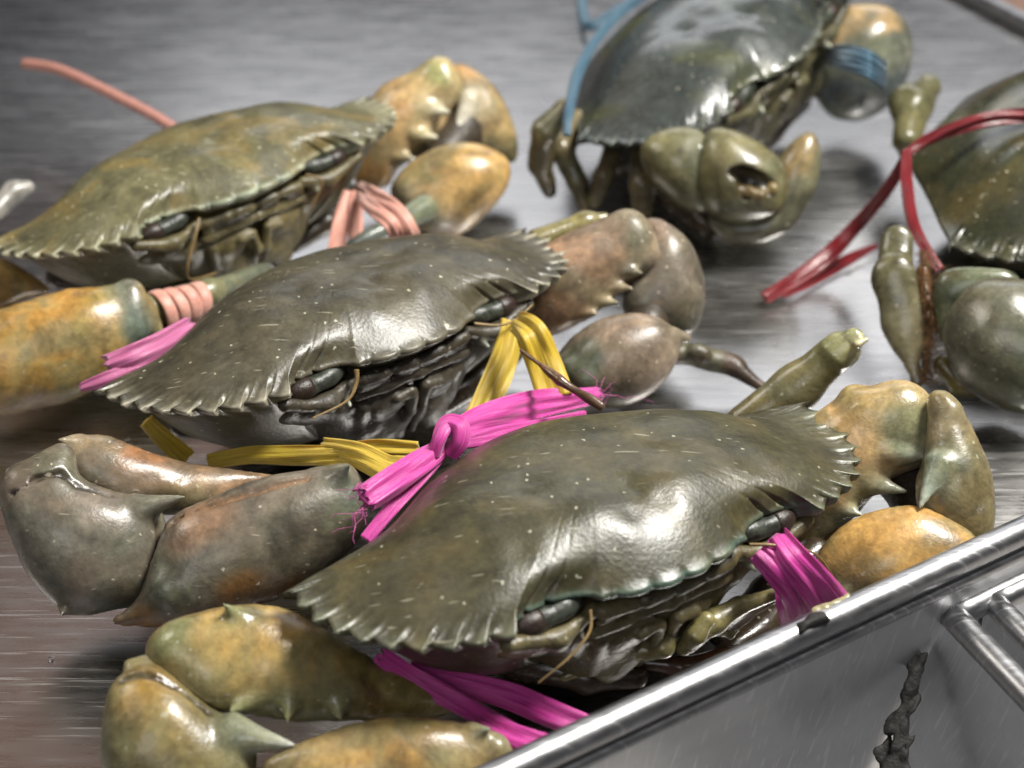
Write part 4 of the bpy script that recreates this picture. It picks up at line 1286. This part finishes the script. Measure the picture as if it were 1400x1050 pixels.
# rubber bands on the upper left crab
t, b_ = tie('rubber_band', 'pinkish rubber band wound round the left claw finger of the upper left crab', 'band', (240, 420, 0.0))
for i, (x, y) in enumerate([(222, 425), (238, 421), (254, 417), (270, 411)]):
    z0 = 0.027
    ax = P(285, 400, .026) - P(190, 430, .028)
    ax /= np.linalg.norm(ax)
    c0 = P(x, y, z0)
    r_ = (28 - i * 1.6) * mpp(c0)
    e1 = np.cross(ax, [0, 0, 1.0]); e1 /= np.linalg.norm(e1)
    e2 = np.cross(ax, e1)
    V, UVs = [], []
    m1_, m2_ = 40, 10
    for a in range(m1_):
        th = 2 * math.pi * a / m1_
        rad = e1 * math.cos(th) + e2 * math.sin(th)
        for q in range(m2_):
            ph = 2 * math.pi * q / m2_
            V.append(c0 + rad * (r_ + 0.0007 * math.sin(ph)) + ax * (0.0023 * math.cos(ph) + 0.0008 * math.sin(th + i)))
            UVs.append((a * 0.2, q * 0.1 + i))
    F = [[a * m2_ + q, ((a + 1) % m1_) * m2_ + q, ((a + 1) % m1_) * m2_ + (q + 1) % m2_, a * m2_ + (q + 1) % m2_] for a in range(m1_) for q in range(m2_)]
    new_obj('band_turn', V, F, M_BAND, t, base=b_, uv=UVs)
t, b_ = tie('rubber_band', 'pinkish rubber band strips stretched to the right claw of the upper left crab', 'band', (500, 300, 0.0))
for ctrl, s_ in (([(490, 255, .034, 20), (520, 272, .044, 22), (545, 290, .046, 22), (562, 318, .040, 24), (566, 340, .030, 24)], 21),
                 ([(486, 262, .032, 18), (510, 285, .044, 20), (532, 305, .044, 20), (545, 330, .036, 20)], 22),
                 ([(478, 262, .034, 18), (468, 300, .028, 22), (458, 345, .024, 22)], 23),
                 ([(484, 262, .034, 16), (486, 300, .029, 20), (484, 345, .024, 18)], 24)):
    ribbon('band_strip', ctrl, M_BAND, t, b_, s_, 0.25, thick=0.25)
t, b_ = tie('loose_string', 'thin pinkish string end sticking out behind the upper left crab', 'string', (120, 120, 0.0))
V, F = tube_mesh(catmull([P(34, 87, .034), P(80, 95, .036), P(140, 122, .034), P(210, 158, .030), P(260, 190, .026)], 12, False), np.full(49, 7.5 * mpp(P(120, 120, .03))), 12)
new_obj('string_end', V, F, plain('string_rubber', srgb(176, 124, 112), 0.45, 0, 300, 0.15), t, base=b_)
# blue cord on the top crab
t, b_ = tie('blue_cord', 'blue cord looped over the back of the top crab', 'cord', (790, 60, 0.0))
ribbon('cord', [(900, -20, .070, 14), (850, 15, .066, 14), (815, 55, .060, 14), (790, 100, .056, 16), (778, 150, .054, 14), (775, 185, .048, 12)], M_BLUE, t, b_, 31, 0.4, thick=0.7)
ribbon('cord', [(795, -10, .05, 16), (797, 20, .05, 16), (808, 36, .05, 14), (850, 10, .055, 14)], M_BLUE, t, b_, 32, 0.4, thick=0.7)
ribbon('cord', [(795, 35, .03, 10), (800, 60, .012, 9)], M_BLUE, t, b_, 33, 0.4, thick=0.7)
t, b_ = tie('blue_cord', 'blue cord wrapped round the right claw of the top crab', 'cord', (1175, 80, 0.0))
for i in range(4):
    ribbon('cord', [(1132, 70 + i * 5, .046, 10), (1152, 66 + i * 8, .062, 12), (1185, 74 + i * 9, .068, 12), (1208, 90 + i * 9, .060, 12)], M_BLUE, t, b_, 34 + i, 0.4, thick=0.6)
# red raffia on the crab at the right edge
t, b_ = tie('red_tie', 'wet red raffia round the crab at the right edge, its tail on the tray', 'raffia', (1240, 200, 0.0))
ribbon('strand', [(1480, 165, .068, 19), (1400, 158, .066, 20), (1330, 168, .063, 20), (1270, 190, .056, 17), (1243, 208, .052, 13)], M_RED, t, b_, 41, 0.5, thick=0.35)
ribbon('strand', [(1240, 205, .056, 12), (1240, 250, .050, 16), (1250, 310, .044, 16), (1285, 370, .036, 14)], M_RED, t, b_, 42, 0.4, thick=0.4)
ribbon('strand', [(1243, 205, .056, 12), (1215, 255, .040, 17), (1170, 310, .020, 20), (1120, 360, .008, 23), (1045, 408, .004, 19)], M_RED, t, b_, 43, 0.5, thick=0.3, ragged=0.1)
ribbon('strand', [(1200, 335, .004, 7), (1160, 355, .003, 16), (1110, 382, .003, 17), (1070, 404, .003, 10)], M_RED, t, b_, 44, 0.3, thick=0.15)

# water beads left on the tray and on the red raffia
rs = np.random.RandomState(5)
V, F = [], []
def bead(p, r):
    k0 = len(V)
    for i in range(6):
        a = math.pi / 2 * i / 5
        for j in range(12):
            t_ = 2 * math.pi * j / 12
            V.append(p + np.array([r * math.cos(a) * math.cos(t_), r * math.cos(a) * math.sin(t_), 0.6 * r * math.sin(a)]))
    for i in range(5):
        for j in range(12):
            F.append([k0 + i * 12 + j, k0 + i * 12 + (j + 1) % 12, k0 + (i + 1) * 12 + (j + 1) % 12, k0 + (i + 1) * 12 + j])
for px, py, r in ((1105, 368, .0016), (1092, 392, .0012), (1120, 378, .001), (1160, 372, .0011), (1128, 285, .001), (176, 602, .0011), (1150, 190, .0012), (1112, 188, .001), (120, 62, .0012), (330, 40, .0011), (520, 60, .001), (70, 900, .0008), (1060, 470, .0007), (1000, 460, .0008), (1140, 420, .0007)):
    bead(P(px, py, 0.0005), r)
for i in range(70):
    px, py = rs.uniform(0, 1400), rs.uniform(0, 560)
    bead(P(px, py, 0.0002), rs.uniform(.0003, .0009))
m_, nt_, bs_, L_ = mat_base('water')
bs_.inputs['Base Color'].default_value = (1, 1, 1, 1)
bs_.inputs['Roughness'].default_value = 0.03
bs_.inputs['Transmission Weight'].default_value = 1.0
bs_.inputs['IOR'].default_value = 1.33
nz = noise(nt_, L_, node(nt_, 'ShaderNodeTexCoord').outputs['Object'], 900, 2)
bw = node(nt_, 'ShaderNodeBump')
bw.inputs['Strength'].default_value = 0.05
bw.inputs['Distance'].default_value = 0.0002
L_(nz, bw.inputs['Height'])
L_(bw.outputs[0], bs_.inputs['Normal'])
wd_ = new_obj('water_droplets', V, F, m_)
wd_['kind'] = 'stuff'
wd_['label'] = 'small clear water droplets scattered over the steel tray'
wd_['category'] = 'water'

# dark legs added underneath the bodies to blacken the shaded gaps
def shade_leg(e, b, ch):
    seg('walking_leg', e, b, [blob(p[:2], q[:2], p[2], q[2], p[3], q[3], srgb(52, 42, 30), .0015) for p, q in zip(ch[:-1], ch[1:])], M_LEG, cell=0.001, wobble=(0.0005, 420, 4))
shade_leg(A, bA, [(1110, 760, .014, 26), (1050, 812, .012, 26), (985, 868, .010, 20)])
shade_leg(A, bA, [(1090, 800, .010, 22), (1040, 860, .009, 22), (960, 915, .008, 16)])
shade_leg(A, bA, [(700, 905, .012, 26), (800, 925, .010, 24), (870, 925, .009, 18)])
shade_leg(B, bB, [(700, 470, .014, 26), (650, 520, .012, 24), (590, 560, .010, 18)])
shade_leg(B, bB, [(250, 575, .012, 22), (350, 592, .010, 22), (470, 590, .009, 16)])
shade_leg(Cc, bC, [(480, 270, .014, 20), (440, 305, .012, 20), (400, 330, .010, 15)])
shade_leg(Cc, bC, [(80, 378, .012, 18), (160, 382, .010, 18), (260, 372, .009, 14)])

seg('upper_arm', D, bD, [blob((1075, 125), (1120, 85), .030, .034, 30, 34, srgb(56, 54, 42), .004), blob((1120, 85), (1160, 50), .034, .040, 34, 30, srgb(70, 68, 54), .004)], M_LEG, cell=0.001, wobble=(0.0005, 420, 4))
shade_leg(D, bD, [(1000, 150, .020, 34), (940, 190, .018, 34), (860, 215, .014, 28)])
shade_leg(D, bD, [(1080, 130, .020, 30), (1040, 170, .016, 32), (990, 215, .012, 26)])
shade_leg(D, bD, [(900, 240, .014, 22), (930, 275, .010, 22), (970, 310, .007, 16)])

hr = catmull([P(1258, 345, .042), P(1264, 400, .034), P(1270, 450, .024), P(1264, 520, .012)], 12, False)
fibres('leg_hair', [o for o in Ee.children if o.name.startswith('walking_leg')][0], bE, [(p, RT * 0.7 - UP * 0.5 - FW * 0.4) for p in hr], 260, 0.004, plain('brown_hair', srgb(112, 78, 40), 0.6), 0.00014, 7, 0.6)
